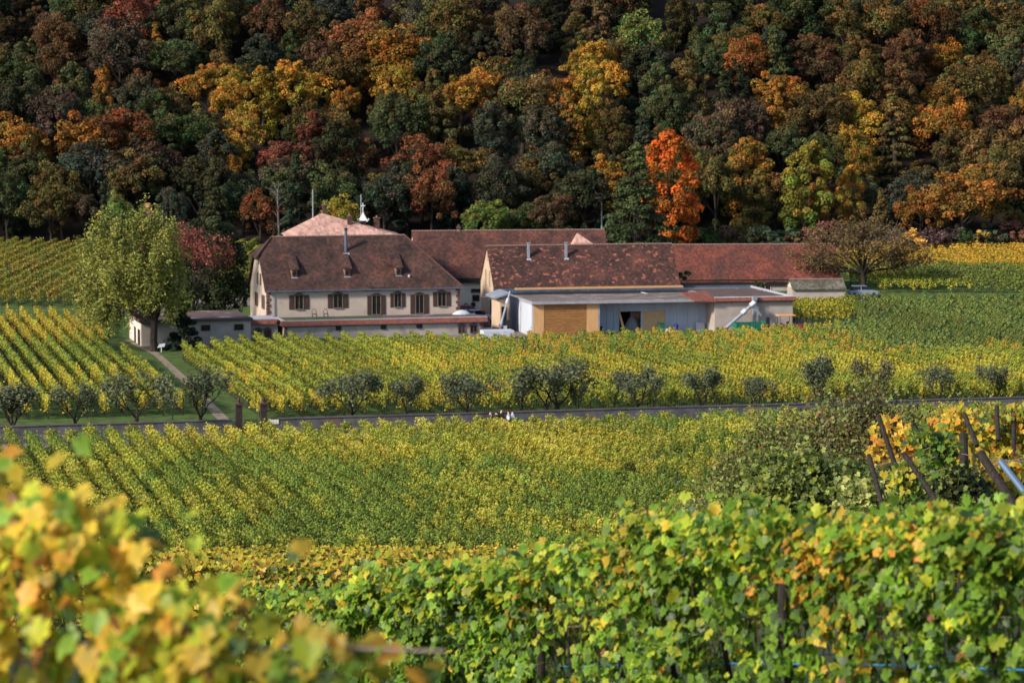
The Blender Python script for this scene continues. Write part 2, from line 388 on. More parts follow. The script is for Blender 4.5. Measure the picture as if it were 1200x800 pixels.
def rows(poly, ang, spacing, seg, vset, tonef, labelf, group, post_every=5, skip=.015, anchor=None, order=1, tint=(.92, 1.08)):
    """parallel vine rows clipped to a field: each row a thing, its plants and stakes its parts"""
    d = Vector((math.cos(ang), math.sin(ang))); nrm = Vector((-d.y, d.x))
    s = [p[0] * nrm.x + p[1] * nrm.y for p in poly]; t = [p[0] * d.x + p[1] * d.y for p in poly]
    found = []; v = min(s) + .4 if anchor is None else anchor
    vals = []
    while v < max(s): vals.append(v); v += spacing
    if anchor is not None:
        v = anchor - spacing
        while v > min(s): vals.append(v); v -= spacing
    vals.sort(reverse=order < 0)
    for v in vals:
        tt = np.arange(math.floor(min(t) / seg) * seg + random.random() * .6, max(t), seg)
        ks = [x for x in tt if inside(poly, d.x * (x + seg / 2) + nrm.x * v, d.y * (x + seg / 2) + nrm.y * v)]
        if len(ks) < 2: continue
        found.append((v, ks))
    for i, (v, ks) in enumerate(found):
        ox, oy = d.x * ks[0] + nrm.x * v, d.y * ks[0] + nrm.y * v; oz = Hf(ox, oy)
        lab, cat = labelf(i, len(found)), 'vine row'
        root = empty('vine_row', (ox, oy, oz), ang, lab, cat, group)
        rt_ = random.uniform(.84, 1.14); rh_ = random.uniform(.94, 1.07)  # random row tint stands in for sunlit and shaded row flanks
        for j, x in enumerate(ks):
            wx, wy = d.x * x + nrm.x * v, d.y * x + nrm.y * v
            ex, ey = wx + d.x * seg, wy + d.y * seg
            z0, z1 = Hf(wx, wy), Hf(ex, ey)
            if random.random() > skip:
                tone = tonef(wx, wy)
                o = obj('vine', random.choice(vset[tone]), root); o.location = (x - ks[0], random.uniform(-.05, .05), z0 - oz)
                o.rotation_euler = (0, -math.atan2(z1 - z0, seg), 0)
                s_ = random.uniform(.93, 1.07) * rh_; o.scale = (1, random.uniform(.9, 1.15), s_)
                c = random.uniform(*tint) * rt_; kx = (1.45, 1.12, 1.0) if wx > 42 and wy > 400 else (1.02, .98, 1.5) if wy > 365 and wx < 0 else (.86, .80, 1.1) if tone in ('green', 'dark') and wx > 36 else (1, 1, 1); o.color = (c * kx[0] * random.uniform(.94, 1.06), c * kx[1], c * kx[2] * random.uniform(.9, 1.1), 1)
            if j % post_every == 0 or j == len(ks) - 1:
                o = obj('post', pm, root); o.location = (x - ks[0] + (seg if j == len(ks) - 1 and j % post_every else 0), 0, z0 - oz)
def gp(L, y0=166, y1=470): return [tuple(ground_at(px, py, y0, y1).xy) for px, py in L]
def nz(x, y, s, o=0): return noise.noise(Vector((x * s + o, y * s, o * 1.7)))
ROWANG = math.atan2(1, -.25)

def tone_A(x, y):
    px, py = proj(x, y, 1.2); n = nz(x, y, .12, 3) + random.uniform(-.15, .15)
    if py < 398 - px * 0.0 + n * 18: return 'gold' if random.random() < .75 else 'yellow'
    if py < 432 + n * 20: return 'mixed' if random.random() < .6 else 'green'
    return 'yellow' if n > -.1 else 'mixed'
def tone_B(x, y):
    px, py = proj(x, y, 1.2); n = nz(x, y, .12, 8) + random.uniform(-.15, .15)
    if px > 985 and py < 412 + n * 12 - (px - 985) * .0 and py < 352 + (px - 900) * .42: return 'green' if random.random() < .7 else 'dark'
    if px > 560 and py < 418 + n * 14: return random.choice(['gold', 'mixed', 'gold', 'green'])
    if py < 425 + n * 20 and px < 460: return 'mixed'
    if px < 760 and n > .12 and py > 410: return 'gold' if random.random() < .3 else 'yellow'
    return 'yellow' if n > -.02 else 'mixed'
WARM = ['yellow']
polyA = gp([(-70, 494), (243, 487), (135, 418), (100, 378), (-70, 378)])
rows(polyA, ROWANG, 1.7, 1.6, V_MID, tone_A, lambda i, n: ('vine row beside the gravel path, first to its left' if i == 0 else ordinal(i + 1) + ' vine row left of the gravel path, behind the low wall'), 'vine rows left of the gravel path', anchor=None, order=1)
polyB = gp([(203, 424), (290, 411), (600, 410), (830, 404), (945, 399), (1010, 389), (1002, 376), (1000, 364), (1025, 361), (1270, 360), (1270, 480), (283, 491)])
rows(polyB, ROWANG, 1.85, 1.6, V_MID, tone_B, lambda i, n: ordinal(n - i) + ' vine row right of the grass verge, between the wall and the farm', 'vine rows between the wall and the farm', order=1)
polyC = gp([(903, 364), (1000, 364), (996, 380), (908, 380)])
rows(polyC, R(12), 1.9, 1.6, V_MID, lambda x, y: 'yellow' if proj(x, y, 1)[0] < 985 else 'mixed', lambda i, n: ordinal(i + 1) + ' row from the front in the yellow vine patch beside the annex', 'rows of the yellow patch beside the annex', post_every=2)
polyD = gp([(1032, 344), (1270, 348), (1270, 287), (1050, 290), (975, 305), (970, 328), (1005, 334)])
def tone_D(x, y):
    px, py = proj(x, y, Hf(x, y) + 1.5)
    if y > 400: return 'gold' if random.random() < .75 else 'yellow'
    n = nz(x, y, .1, 5) + random.uniform(-.3, .3); return 'green' if n > -.1 else ('mixed' if random.random() < .8 else 'yellow')
rows(polyD, R(-2), 2.3, 3.0, V_FAR, tone_D, lambda i, n: ordinal(i + 1) + ' vine row up the slope behind the silver car', 'vine rows up the slope right of the farm')
polyE = gp([(-70, 360), (88, 359), (210, 350), (305, 341), (305, 293), (-70, 293)])
EANG = math.atan2(1, .07)
rows(polyE, EANG, 2.05, 3.0, V_FAR, lambda x, y: random.choice(['yellow', 'mixed', 'yellow', 'gold']) if x < -40 else random.choice(['mixed', 'green']), lambda i, n: ordinal(n - i) + ' vine row from the left on the slope under the forest', 'vine rows on the upper left slope')
PF = []
for px in (-90, 300, 700, 1290):
    x = (px - 600) / F * 235; PF.append((x, wall_y(x) - (6.4 if px < 0 else 7.6)))
polyF = PF + [(1290, None)]
polyF = PF + [tuple(at(1290, 640, 172).xy), tuple(at(-90, 640, 172).xy)]
def tone_F(x, y):
    n = nz(x, y, .09, 2) + .5 * nz(x, y, .5, 4) + random.uniform(-.1, .1)
    return 'yellow' if n > .3 else ('mixed' if n > -.18 else 'green')
rows(polyF, ROWANG, 1.62, 1.8, V_FRT, tone_F, lambda i, n: ordinal(n - i) + ' vine row from the left in the large field before the low wall', 'vine rows in the field before the wall', post_every=6)
polyG = [(-12, 58), (2.2, 58), (4, 80), (12, 150), (-27, 150), (-18, 80)]
rows(polyG, 0, 1.7, 1.8, V_SLP, lambda x, y: random.choice(['yellow', 'mixed', 'yellow']), lambda i, n: ordinal(i + 1) + ' row up from the foreground on the steep yellow vine slope', 'rows on the steep slope below the viewer', post_every=4)

# ------------------------------------------------------------------ roads, path, yard
def pxs(L, y0=166): return [tuple(ground_at(px, py, y0).xy) for px, py in L]
pl = pxs([(256, 494), (217, 452), (180, 416), (146, 399)]); pr_ = pxs([(270, 493), (227, 450), (188, 415), (160, 398)])
strip('gravel_path', list(zip(pl, pr_)), .03, 'gravel')
strip('field_road', [((x, wall_y(x) - 3.6), (x, wall_y(x) - .6)) for x in np.arange(-90, 91, 6.)], .02, 'road_asphalt')
strip('farm_road', list(zip(pxs([(120, 372), (232, 362), (300, 358), (330, 358)]), pxs([(120, 364), (232, 352), (300, 349), (330, 348)]))), .05, 'road_asphalt')
strip('farm_yard', [((x, 310 + .2 * x), (x, 350 + .2 * x)) for x in np.arange(-12, 34, 4.)], .04, 'road_asphalt')
strip('yard_ramp', list(zip(pxs([(925, 386), (985, 396)]), pxs([(935, 372), (960, 380)]))), .07, 'gravel')
strip('shed_track', list(zip(pxs([(985, 352), (1030, 356)]), pxs([(985, 346), (1030, 349)]))), .05, 'gravel')

# ------------------------------------------------------------------ buildings
class Frame:
    """local axes of a building: u along the front, v to the back"""
    def __init__(s, px, Y, deg, v0=0):
        s.a = R(deg); s.c, s.s = math.cos(s.a), math.sin(s.a)
        X = (px - 600) / F * (Y * CP + 29 * SP); s.O = Vector((X, Y, 0))
    def w(s, u, v, z=0): return Vector((s.O.x + u * s.c - v * s.s, s.O.y + u * s.s + v * s.c, z))
    def u(s, px, v=0, z=3):
        k = (px - 600) / F; # X = k*(Y*CP-(z-30)*SP)
        # Ox+u c - v s = k*((Oy+u s+v c)*CP + (30-z)*SP)
        return (k * ((s.O.y + v * s.c) * CP + (CAMZ - z) * SP) - s.O.x + v * s.s) / (s.c - k * s.s * CP)
    def z(s, py, u=0, v=0):
        p = s.w(u, v); return at(600, py, p.y).z
    def root(s, name, label, cat, group=None):
        return empty(name, s.O, s.a, label, cat, group)
def quad_panel(P, a0, a1, b0, b1, c0, c1):      # box in wall coordinates through mapping P
    m = M(); vs = [P(a, b, c) for c in (c0, c1) for b in (b0, b1) for a in (a0, a1)]
    m.add(vs, [(0, 1, 3, 2), (4, 6, 7, 5), (0, 4, 5, 1), (2, 3, 7, 6), (0, 2, 6, 4), (1, 5, 7, 3)]); return m
def join(*ms):
    o = M()
    for q in ms: o.add(q.v, q.f)
    return o
def window(root, P, a, b, w_, h, frame='frame_grey', shut=None, bars=1, name='window', arch=False, sw=None, pane='glass_dark', arch_mat='sandstone'):
    fr = join(quad_panel(P, a - .07, a, b - .07, b + h + .07, .003, .09), quad_panel(P, a + w_, a + w_ + .07, b - .07, b + h + .07, .003, .09),
              quad_panel(P, a, a + w_, b + h, b + h + .07, .003, .09), quad_panel(P, a, a + w_, b - .09, b, .003, .14))
    for i in range(bars):
        x = a + w_ * (i + 1) / (bars + 1); fr = join(fr, quad_panel(P, x - .025, x + .025, b, b + h, .012, .05))
    f = fr.build(name, frame, root)
    quad_panel(P, a, a + w_, b, b + h, .002, .01).build('pane', pane, f)
    if arch:
        pts = [P(a - .2 + (w_ + .4) * t, b + h + .05 + .28 * math.sin(PI * t), .003) for t in np.linspace(0, 1, 7)]
        q = M().prism(pts, Vector(P(0, 0, .1)) - Vector(P(0, 0, 0))); q.build('lintel', arch_mat, f)
    if shut:
        sw = sw or w_ * .5
        for x0 in (a - .12 - sw, a + w_ + .12):
            sh = quad_panel(P, x0, x0 + sw, b - .05, b + h + .03, .02, .05)
            for t in range(int(h / .16)): sh = join(sh, quad_panel(P, x0 + .06, x0 + sw - .06, b + .02 + t * .16, b + .12 + t * .16, .05, .075))
            sh.build('shutter', shut, root)
    return f
def gutter(root, u0, u1, v, z, mat='navy_metal'):
    M().box(u0, u1, v - .13, v + .02, z - .12, z + .02).build('gutter', mat, root)
def ridge_tiles(root, P0, P1, mat='clay_pot', n=None):
    P0, P1 = Vector(P0), Vector(P1); n = n or max(4, int((P1 - P0).length / .38)); m = M(); d = (P1 - P0) / n
    for i in range(n):
        a = P0 + d * i; b_ = a + d * .93; m.tube([a, b_], [.11, .14], 6)
    return m.build('ridge_tiles', mat, root, kind='stuff')
def slab_roof(root, polys, mat, thick=.14, name='roof'):
    m = M()
    for p in polys: m.prism(p, (0, 0, -thick))
    o = m.build(name, mat, root)
    if name == 'roof' and mat != 'roof_moss':                       # old roofs sag a little between their trusses
        bm = bmesh.new(); bm.from_mesh(o.data)
        for x in np.arange(1.2, 26, 1.2): bmesh.ops.bisect_plane(bm, geom=bm.verts[:] + bm.edges[:] + bm.faces[:], plane_co=(x, 0, 0), plane_no=(1, 0, 0))
        for z in (5.6, 6.6, 7.6, 8.6, 9.6, 10.5): bmesh.ops.bisect_plane(bm, geom=bm.verts[:] + bm.edges[:] + bm.faces[:], plane_co=(0, 0, z), plane_no=(0, 0, 1))
        for v in bm.verts: v.co.z += .06 * noise.noise(Vector((v.co.x * .35, v.co.y * .3, 3.0))) + .025 * noise.noise(Vector((v.co.x * 1.3, v.co.y, 9.0)))
        bm.to_mesh(o.data); bm.free()
    return o

# --- main house
HF = Frame(313, 330, 15)
zT, zE, zR, D_ = 2.05, HF.z(341), 11.1, 11.5
LH = HF.u(539, 0, 4); zR = HF.z(278, 1, D_ / 2)
hr = HF.root('farmhouse', 'long cream farmhouse with dark hipped tile roof, three small dormers and brown shutters', 'house')
ul, ur = HF.u(318, D_ / 2, zR), HF.u(474, D_ / 2, zR)
zh = HF.z(300.5, 0, 3.4); vm = D_ / 2; vh = -.4 + (zh - zE + .05) / (zR - zE) * (vm + .4)
M().box(0, LH, 0, D_, -.6, zE - .02).build('wall', 'render_cream', hr)
M().prism([(0, .02, zE - .02), (0, D_ - .02, zE - .02), (0, D_ - vh - .15, zh - .12), (0, vh + .15, zh - .12)], (.3, 0, 0)).build('gable', 'render_cream', hr)
e0, e1 = -.3, LH + .4
zEo = zE - .02
slabs = [[(e0, -.4, zEo), (e1, -.4, zEo), (ur, vm, zR), (ul, vm, zR), (e0, vh, zh)],
         [(e1, -.4, zEo), (e1, D_ + .4, zEo), (ur, vm, zR)],
         [(e1, D_ + .4, zEo), (e0, D_ + .4, zEo), (e0, D_ - vh, zh), (ul, vm, zR), (ur, vm, zR)]]
slab_roof(hr, slabs, 'roof_house')
slab_roof(hr, [[(e0 - .35, vh - .2, zh - .12), (e0 - .35, D_ - vh + .2, zh - .12), (ul, vm, zR + .005)]], 'roof_house', name='half_hip')
ridge_tiles(hr, (ul, vm, zR + .03), (ur, vm, zR + .03))
ridge_tiles(hr, (ur, vm, zR + .03), (e1, -.4, zEo + .05), 'clay_dark')
ridge_tiles(hr, (ul, vm, zR + .02), (e0 - .3, vh - .2, zh - .05), 'clay_dark')
gutter(hr, e0, e1 + .1, -.42, zE)
M().tube([(.75, -.12, zE - .15), (.75, -.12, zT)], .05, 6).build('downpipe', 'zinc', hr)
for k in range(8):
    z = zT + .05 + k * .37; L_ = .5 if k % 2 else .32
    M().box(.0, L_, -.035, .002, z, z + .33).build('quoin', 'sandstone', hr)
    M().box(LH - L_, LH, -.035, .002, z, z + .33).build('quoin', 'sandstone', hr)
    M().box(-.035, .002, -.03, .3 if k % 2 else .5, z, z + .33).build('quoin', 'sandstone', hr)
Pf = lambda a, b, c: (a, -c, b)
Pl = lambda a, b, c: (-c, a, b)
def uu(px): return HF.u(px, 0, 4)
for (x0, x1, y0, y1, s0) in [(346, 355, 346, 362, 338.7), (391, 401, 345, 360.5, 384), (462.3, 470, 344, 359.5, 457.3), (513.3, 522.3, 342.5, 358.5, 507.3)]:
    window(hr, Pf, uu(x0), HF.z(y1, uu(x0)), uu(x1) - uu(x0), HF.z(y0, uu(x0)) - HF.z(y1, uu(x0)), shut='shutter_brown', bars=1, arch=True, sw=uu(x0) - uu(s0) - .12)
for (x0, x1, y0, y1, s0) in [(436.3, 445.8, 344.5, 366, 430.3), (487.3, 496, 343.5, 364.5, 480.8)]:
    window(hr, Pf, uu(x0), zT + .08, uu(x1) - uu(x0), 2.2, shut='shutter_brown', bars=1, arch=True, name='door', sw=uu(x0) - uu(s0) - .12)
for (v, w_) in ((2.0, .85), (6.6, .85)): window(hr, Pl, v, zT + .9, w_, 1.5, shut='shutter_brown', arch=False, sw=.5)
for v in (3.7, 5.6): window(hr, Pl, v, zE + .5, .55, 1.25, bars=0)
window(hr, Pl, 5.0, zh - .95, .4, .35, bars=0)
# dormers
sl = (zR - zE) / (vm + .4)
for px in (345, 407, 467):
    u = HF.u(px, 1.2, 6.3); vf = 1.15; zb = zE + sl * (vf + .4) - .05
    dm = M().prism([(u - .34, vf, zb), (u + .34, vf, zb), (u + .34, vf, zb + .85), (u - .34, vf, zb + .85)], (0, 1.3, 0)).build('dormer', 'clay_pot', hr)
    ot = M(); n = 10
    ot.prism([(u + .22 * math.cos(2 * PI * i / n), vf - .005, zb + .42 + .3 * math.sin(2 * PI * i / n)) for i in range(n)], (0, -.03, 0)); ot.build('oval_window', 'glass_dark', dm)
    m_ = M().tube([(u + .26 * math.cos(2 * PI * i / n), vf - .03, zb + .42 + .34 * math.sin(2 * PI * i / n)) for i in range(n + 1)], .04, 4); m_.build('surround', 'clay_dark', dm)
    M().box(u - .4, u + .4, vf - .14, vf + .1, zb - .10, zb + .0).build('sill', 'coping', dm)
    vt = vf + 2.4; M().prism([(u - .55, vf - .15, zb + .88), (u + .55, vf - .15, zb + .88), (u + .55, vt, zE + sl * (vt + .4) + .06), (u - .55, vt, zE + sl * (vt + .4) + .06)], (0, 0, .1)).build('dormer_roof', 'roof_house', dm)
u = HF.u(405.5, 4.0, 9.5); v0_ = 4.1
fl = M().tube([(u, v0_, zE + sl * (v0_ + .4) - .2), (u, v0_, HF.z(270, u, v0_))], .17, 10).build('flue', 'navy_metal', hr, smooth=False)
zt_ = HF.z(270, u, v0_); M().tube([(u, v0_, zt_), (u, v0_, zt_ + .12), (u, v0_, zt_ + .16), (u, v0_, zt_ + .34)], [.16, .16, .3, .05], 8).build('cap', 'dark_iron', fl)
M().box(u - .35, u + .35, v0_ - .5, v0_ - .2, zE + sl * (v0_ + .0) - .1, zE + sl * (v0_ + .0) + .08).build('flashing', 'white_metal', fl)
o = M().tube([(HF.u(479.5, .8, 5.5), .9, zE + sl * 1.3), (HF.u(479.5, .8, 5.5), .8, zE + sl * 1.3 + .25)], .13, 6).build('roof_vent', 'white_metal', hr)
# --- terrace block in front
TF = Frame(333, 324, 15)
tr = TF.root('terrace_block', 'cream single storey block with turf terrace roof and red tiled edge before the farmhouse', 'building')
LT = TF.u(566, 0, 1.5); M().box(0, LT, 0, 5.9, -.8, zT - .42).build('wall', 'render_grey', tr)
M().box(-.1, LT * .52, .2, 6.0, zT - .42, zT - .03).build('turf_roof', 'turf_roof', tr)
M().box(LT * .52, LT + .3, .2, 6.0, zT - .42, zT - .035).build('paved_roof', 'low_roof', tr)
u0, u1 = -.35, LT + .5
M().prism([(u0, -.45, zT - .5), (u0, -.1, zT + .02), (u0, .35, zT + .02), (u0, .35, zT - .5)], (u1 - u0, 0, 0)).build('tiled_edge', 'terracotta', tr)
M().box(u0, u1, -.12, .32, zT + .021, zT + .1).build('coping', 'coping', tr)
M().prism([(-.45, .3, zT - .5), (-.1, .3, zT + .015), (.2, .3, zT + .015), (.2, .3, zT - .5)], (0, 5.2, 0)).build('tiled_edge', 'terracotta', tr)
M().box(-.14, .2, .33, 5.4, zT + .02, zT + .1).build('coping', 'coping', tr)
M().box(u0 + .1, u1 - .1, -.3, .0, zT - .62, zT - .51).build('gutter', 'navy_metal', tr)
PT = lambda a, b, c: (a, -c, b)
for px in (396.5, 449.5, 491.5):
    a = TF.u(px - 2.6, 0, 1); window(tr, PT, a, 1.0, TF.u(px + 2.6, 0, 1) - a, .38, bars=1, frame='dark_iron')
for px in (541, 555):
    a = TF.u(px - 3.6, 0, 1); w_ = TF.u(px + 3.6, 0, 1) - a; window(tr, PT, a, .3, w_, .8, bars=1, arch=True, frame='sandstone', name='arched_window')
for k in range(7):
    M().box(-.01, .42 if k % 2 else .28, -.04, .002, -.6 + k * .33, -.6 + k * .33 + .3).build('quoin', 'sandstone', tr)
    M().box(LT - (.42 if k % 2 else .28), LT + .01, -.04, .002, -.6 + k * .33, -.6 + k * .33 + .3).build('quoin', 'sandstone', tr)
# vestibule with doors at the left
VF = Frame(295, 322.5, 15); vr_ = VF.root('entrance_vestibule', 'small entrance block with arched doors and tiled edge left of the terrace block', 'building')
LV = VF.u(331, 0, 1); M().box(0, LV - .3, 1.4, 6, -.8, 1.7).build('wall', 'render_grey', vr_)
M().prism([(-.4, .95, zT - .3), (-.1, 1.3, zT + .2), (-.1, 1.6, zT + .2), (-.1, 1.6, zT - .3)], (LV - .2, 0, 0)).build('tiled_edge', 'terracotta', vr_)
M().box(-.3, LV - .4, 1.35, 6.2, zT + .21, zT + .3).build('coping', 'coping', vr_)
PV = lambda a, b, c: (a, 1.4 - c, b)
window(vr_, PV, .6, -.7, .75, 1.75, name='door', bars=0, frame='clay_pot', pane='clay_dark', arch=True); window(vr_, PV, LV - 1.9, -.7, .8, 1.75, name='door', bars=0, frame='clay_pot', pane='clay_dark', arch=True)
# low wing to the left
WF = Frame(166, 315.5, 15); wr = WF.root('low_wing', 'low grey-cream flat roofed wing half hidden behind the cypress', 'building')
LW = WF.u(294, 0, 1); zW = WF.z(375.5, 11, 0)
M().box(0, LW, 0, 11, -1.2, zW).build('wall', 'render_grey', wr)
M().box(-.3, LW + .2, -.35, 11.3, zW + .003, zW + .28).build('roof', 'low_roof', wr)
PW = lambda a, b, c: (a, -c, b)
for px, py in ((241, 384), (280, 383)):
    a = WF.u(px - 4.6, 0, 1.5); window(wr, PW, a, WF.z(py + 2.6, a), WF.u(px + 4.6, 0, 1.5) - a, .5, bars=1, frame='dark_iron')
PWl = lambda a, b, c: (-c, a, b)
M().box(-.05, 0, .3, 10, -1, zW - .05).build('side_render', 'render_white', wr)
PWm = lambda a, b, c: (-.05 - c, a, b)
window(wr, PWm, 1.0, -.9, 1.3, 2.6, name='door', bars=0, frame='dark_iron', pane='dark_gap'); window(wr, PWm, 4.6, -.9, .8, 2.6, name='door', bars=0, frame='dark_iron', pane='dark_gap')

# --- generic gabled barn
def barn(px, Y, deg, pxR, vdepth, py_e, py_r, roofm, wallm, name, label, group=None, gm=None, over=.35):
    f = Frame(px, Y, deg); r_ = f.root(name, label, 'barn', group); z_e = f.z(py_e, 0, 0); z_r = f.z(py_r, 0, vdepth / 2); L_ = f.u(pxR, 0, z_e)
    M().box(.0, L_, 0, vdepth, -1.0, z_e - .06).build('wall', wallm, r_)
    for u_ in (0, L_ - .3): M().prism([(u_, .02, z_e - .06), (u_, vdepth - .02, z_e - .06), (u_, vdepth / 2, z_r - .16)], (.3, 0, 0)).build('gable', gm or wallm, r_)
    s_ = (z_r - z_e) / (vdepth / 2); zo = z_e - over * s_
    slab_roof(r_, [[(-.12, -over, zo), (L_ + .12, -over, zo), (L_ + .12, vdepth / 2, z_r), (-.12, vdepth / 2, z_r)], [(-.12, vdepth + over, zo), (L_ + .12, vdepth + over, zo), (L_ + .12, vdepth / 2, z_r), (-.12, vdepth / 2, z_r)]], roofm)
    ridge_tiles(r_, (-.12, vdepth / 2, z_r + .03), (L_ + .12, vdepth / 2, z_r + .03))
    return f, r_, z_e, z_r, L_
bf, br_, bze, bzr, bL = barn(579, 341, 12, 796, 8.2, 334, 288.5, 'roof_barn', 'render_tan', 'front_barn', 'steep roofed barn with mottled dark and orange tiles and tan gable')
M().box(-.2, bL + .3, -.75, -.36, bze - .75, bze - .45).build('gutter', 'navy_metal', br_)
PB = lambda a, b, c: (-c, a, b)
for v in (2.2, 4.6): window(br_, PB, v, bze - .2, .45, 1.75, bars=0, frame='render_tan')
window(br_, PB, 3.8, bzr - 1.6, .28, .7, bars=0, frame='render_tan')
window(br_, PB, 1.2, -.3, .7, 3.4, bars=0, frame='sandstone', name='door')
s_b = (bzr - bze) / 4.1
for px in (619.3, 663.3):
    u = bf.u(px, 2.9, 8); v = 2.9
    m_ = M().box(u - .14, u + .14, v - .14, v + .14, bze + s_b * v - .3, bzr + .35); c_ = m_.build('chimney', 'zinc', br_)
    M().box(u - .2, u + .2, v - .2, v + .2, bzr + .353, bzr + .46).build('cap', 'zinc', c_); M().box(u - .26, u + .26, v - .42, v - .203, bze + s_b * (v - .3) - .05, bze + s_b * (v - .3) + .15).build('flashing', 'white_metal', c_)
lf, lr, lze, lzr, lL = barn(489, 362, 8, 716, 11, 323, 271, 'roof_long', 'render_white', 'long_dark_barn', 'long building with plain dark tile roof behind the farmhouse and front barn')
M().box(0, lL, -.6, .02, lze - .95, lze - .35).build('painted_eave_shade', 'dark_gap', lr)  # black strip standing in for the shade below the eave
PL_ = lambda a, b, c: (a, -c, b)
a = lf.u(552.3, 0, 3); window(lr, PL_, a, lf.z(342.3, a), 1.3, .4, frame='frame_grey', bars=0); a = lf.u(554, 0, 3); window(lr, PL_, a, lf.z(352, a), .8, .65, frame='shutter_brown', bars=0)
u = lf.u(537.5, 5.5, 10); t_ = M().box(u - .17, u + .17, 5.33, 5.67, lzr - .1, lzr + .35).build('ridge_turret', 'clay_pot', lr); M().add([(u - .32, 5.2, lzr + .34), (u + .32, 5.2, lzr + .34), (u + .32, 5.8, lzr + .34), (u - .32, 5.8, lzr + .34), (u, 5.5, lzr + .95)], [(0, 1, 4), (1, 2, 4), (2, 3, 4), (3, 0, 4), (0, 3, 2, 1)]).build('cap', 'clay_dark', t_)
rf_, rr_, rze, rzr, rL = barn(772, 380, 4, 984, 9, 327, 287, 'roof_red', 'render_grey', 'red_roof_barn', 'long low barn with weathered red tile roof behind the annex')
M().box(0, rL, -.3, .01, rze - .9, rze - .1).build('painted_eave_shade', 'dark_gap', rr_)  # eave shade painted in as a near-black box along the wall
a = rf_.u(897, 0, 3); window(rr_, lambda a, b, c: (a, -c, b), a, rf_.z(340, a), .7, .8, frame='render_white', bars=0)
sf, sr_, sze, szr, sL = barn(929, 370, 4, 990.5, 4.4, 337, 327.5, 'roof_moss', 'render_grey', 'garden_shed', 'small shed with mossy grey roof beside the spreading tree', gm='render_white')
# --- hipped pink roofs
def hip(name, label, px, Y, deg, Lu, Lv, ze, apex_u, apex_v, za, mat, mat_w, ridge_v=None):
    f = Frame(px, Y, deg); r_ = f.root(name, label, 'building')
    M().box(.3, Lu - .3, .3, Lv - .3, -.5, ze - .02).build('wall', mat_w, r_)
    A = (apex_u, apex_v, za); c_ = [(0, 0, ze), (Lu, 0, ze), (Lu, Lv, ze), (0, Lv, ze)]
    m = M(); m.add(c_ + [A], [(0, 1, 4), (1, 2, 4), (2, 3, 4), (3, 0, 4), (0, 3, 2, 1)]); m.build('roof', mat, r_); return f, r_
kf = Frame(341, 346, 10)
zk = kf.z(280); ku = kf.u(377, 6, 12); apz = kf.z(250, ku, 6.0)
kf, kr = hip('pink_roof_house', 'house with pale pink hipped roof, white turret and chimneys behind the dark farmhouse roof', 341, 346, 10, kf.u(479, 0, 10), 12.5, zk, ku, 6.0, apz, 'roof_pink', 'render_white')
def kpt(px, py, v): 
    u = kf.u(px, v, 11); return u, v, kf.z(py, u, v)
for (px, yt, yb, w_, v) in ((380.5, 241, 255, .28, 6.8), (409.5, 254, 271, .26, 3.4), (441.5, 256, 270, .32, 4.5)):
    u, v, zt = kpt(px, yt, v); zb = kf.z(yb, u, v)
    c_ = M().box(u - w_, u + w_, v - w_, v + w_, zb - .8, zt).build('chimney', 'clay_dark', kr); M().box(u - w_ - .08, u + w_ + .08, v - w_ - .08, v + w_ + .08, zt + .002, zt + .14).build('cap', 'sandstone', c_)
    M().tube([(u, v, zt + .1), (u, v, zt + .4)], [.12, .09], 6).build('chimney_pot', 'clay_pot', c_)
for px, yt, yb in ((366.8, 222, 252), (423.2, 228, 262)):
    u, v, zt = kpt(px, yt, 7.5); M().tube([(u, v, kf.z(yb, u, v) - 2), (u, v, zt)], [.09, .07], 6).build('mast', 'zinc', kr)
u, v, zt = kpt(425.5, 250, 4.3); zb = kf.z(258.5, u, v); zbb = kf.z(267, u, v)
tu = M().box(u - .3, u + .3, v - .3, v + .3, zbb - .6, zb).build('turret', 'clay_dark', kr)
M().add([(u - .52, v - .52, zb), (u + .52, v - .52, zb), (u + .52, v + .52, zb), (u - .52, v + .52, zb), (u - .14, v - .14, zt - .15), (u + .14, v - .14, zt - .15), (u + .14, v + .14, zt - .15), (u - .14, v + .14, zt - .15), (u, v, zt + .35)],
        [(0, 1, 5, 4), (1, 2, 6, 5), (2, 3, 7, 6), (3, 0, 4, 7), (4, 5, 8), (5, 6, 8), (6, 7, 8), (7, 4, 8), (0, 3, 2, 1)]).build('cap', 'white_paint', tu)
cz = zt + .3; M().tube([(u, v, cz), (u, v, cz + 1.0)], .05, 6).box(u - .27, u + .27, v - .05, v + .05, cz + .6, cz + .71).build('cross', 'white_paint', tu)
for sx in (-.75, .7): M().tube([(u + sx * .6, v - .4, zb - .15), (u + sx, v - .5, zb + .25)], [.08, .12], 6).build('horn', 'white_metal', tu)
hip('small_pink_roof', 'small pink hipped roof showing above the ridge of the front barn', 664, 352, 8, 7.5, 6, 6.6, 1.8, 3, at(600, 273, 355).z, 'roof_pink', 'render_white')

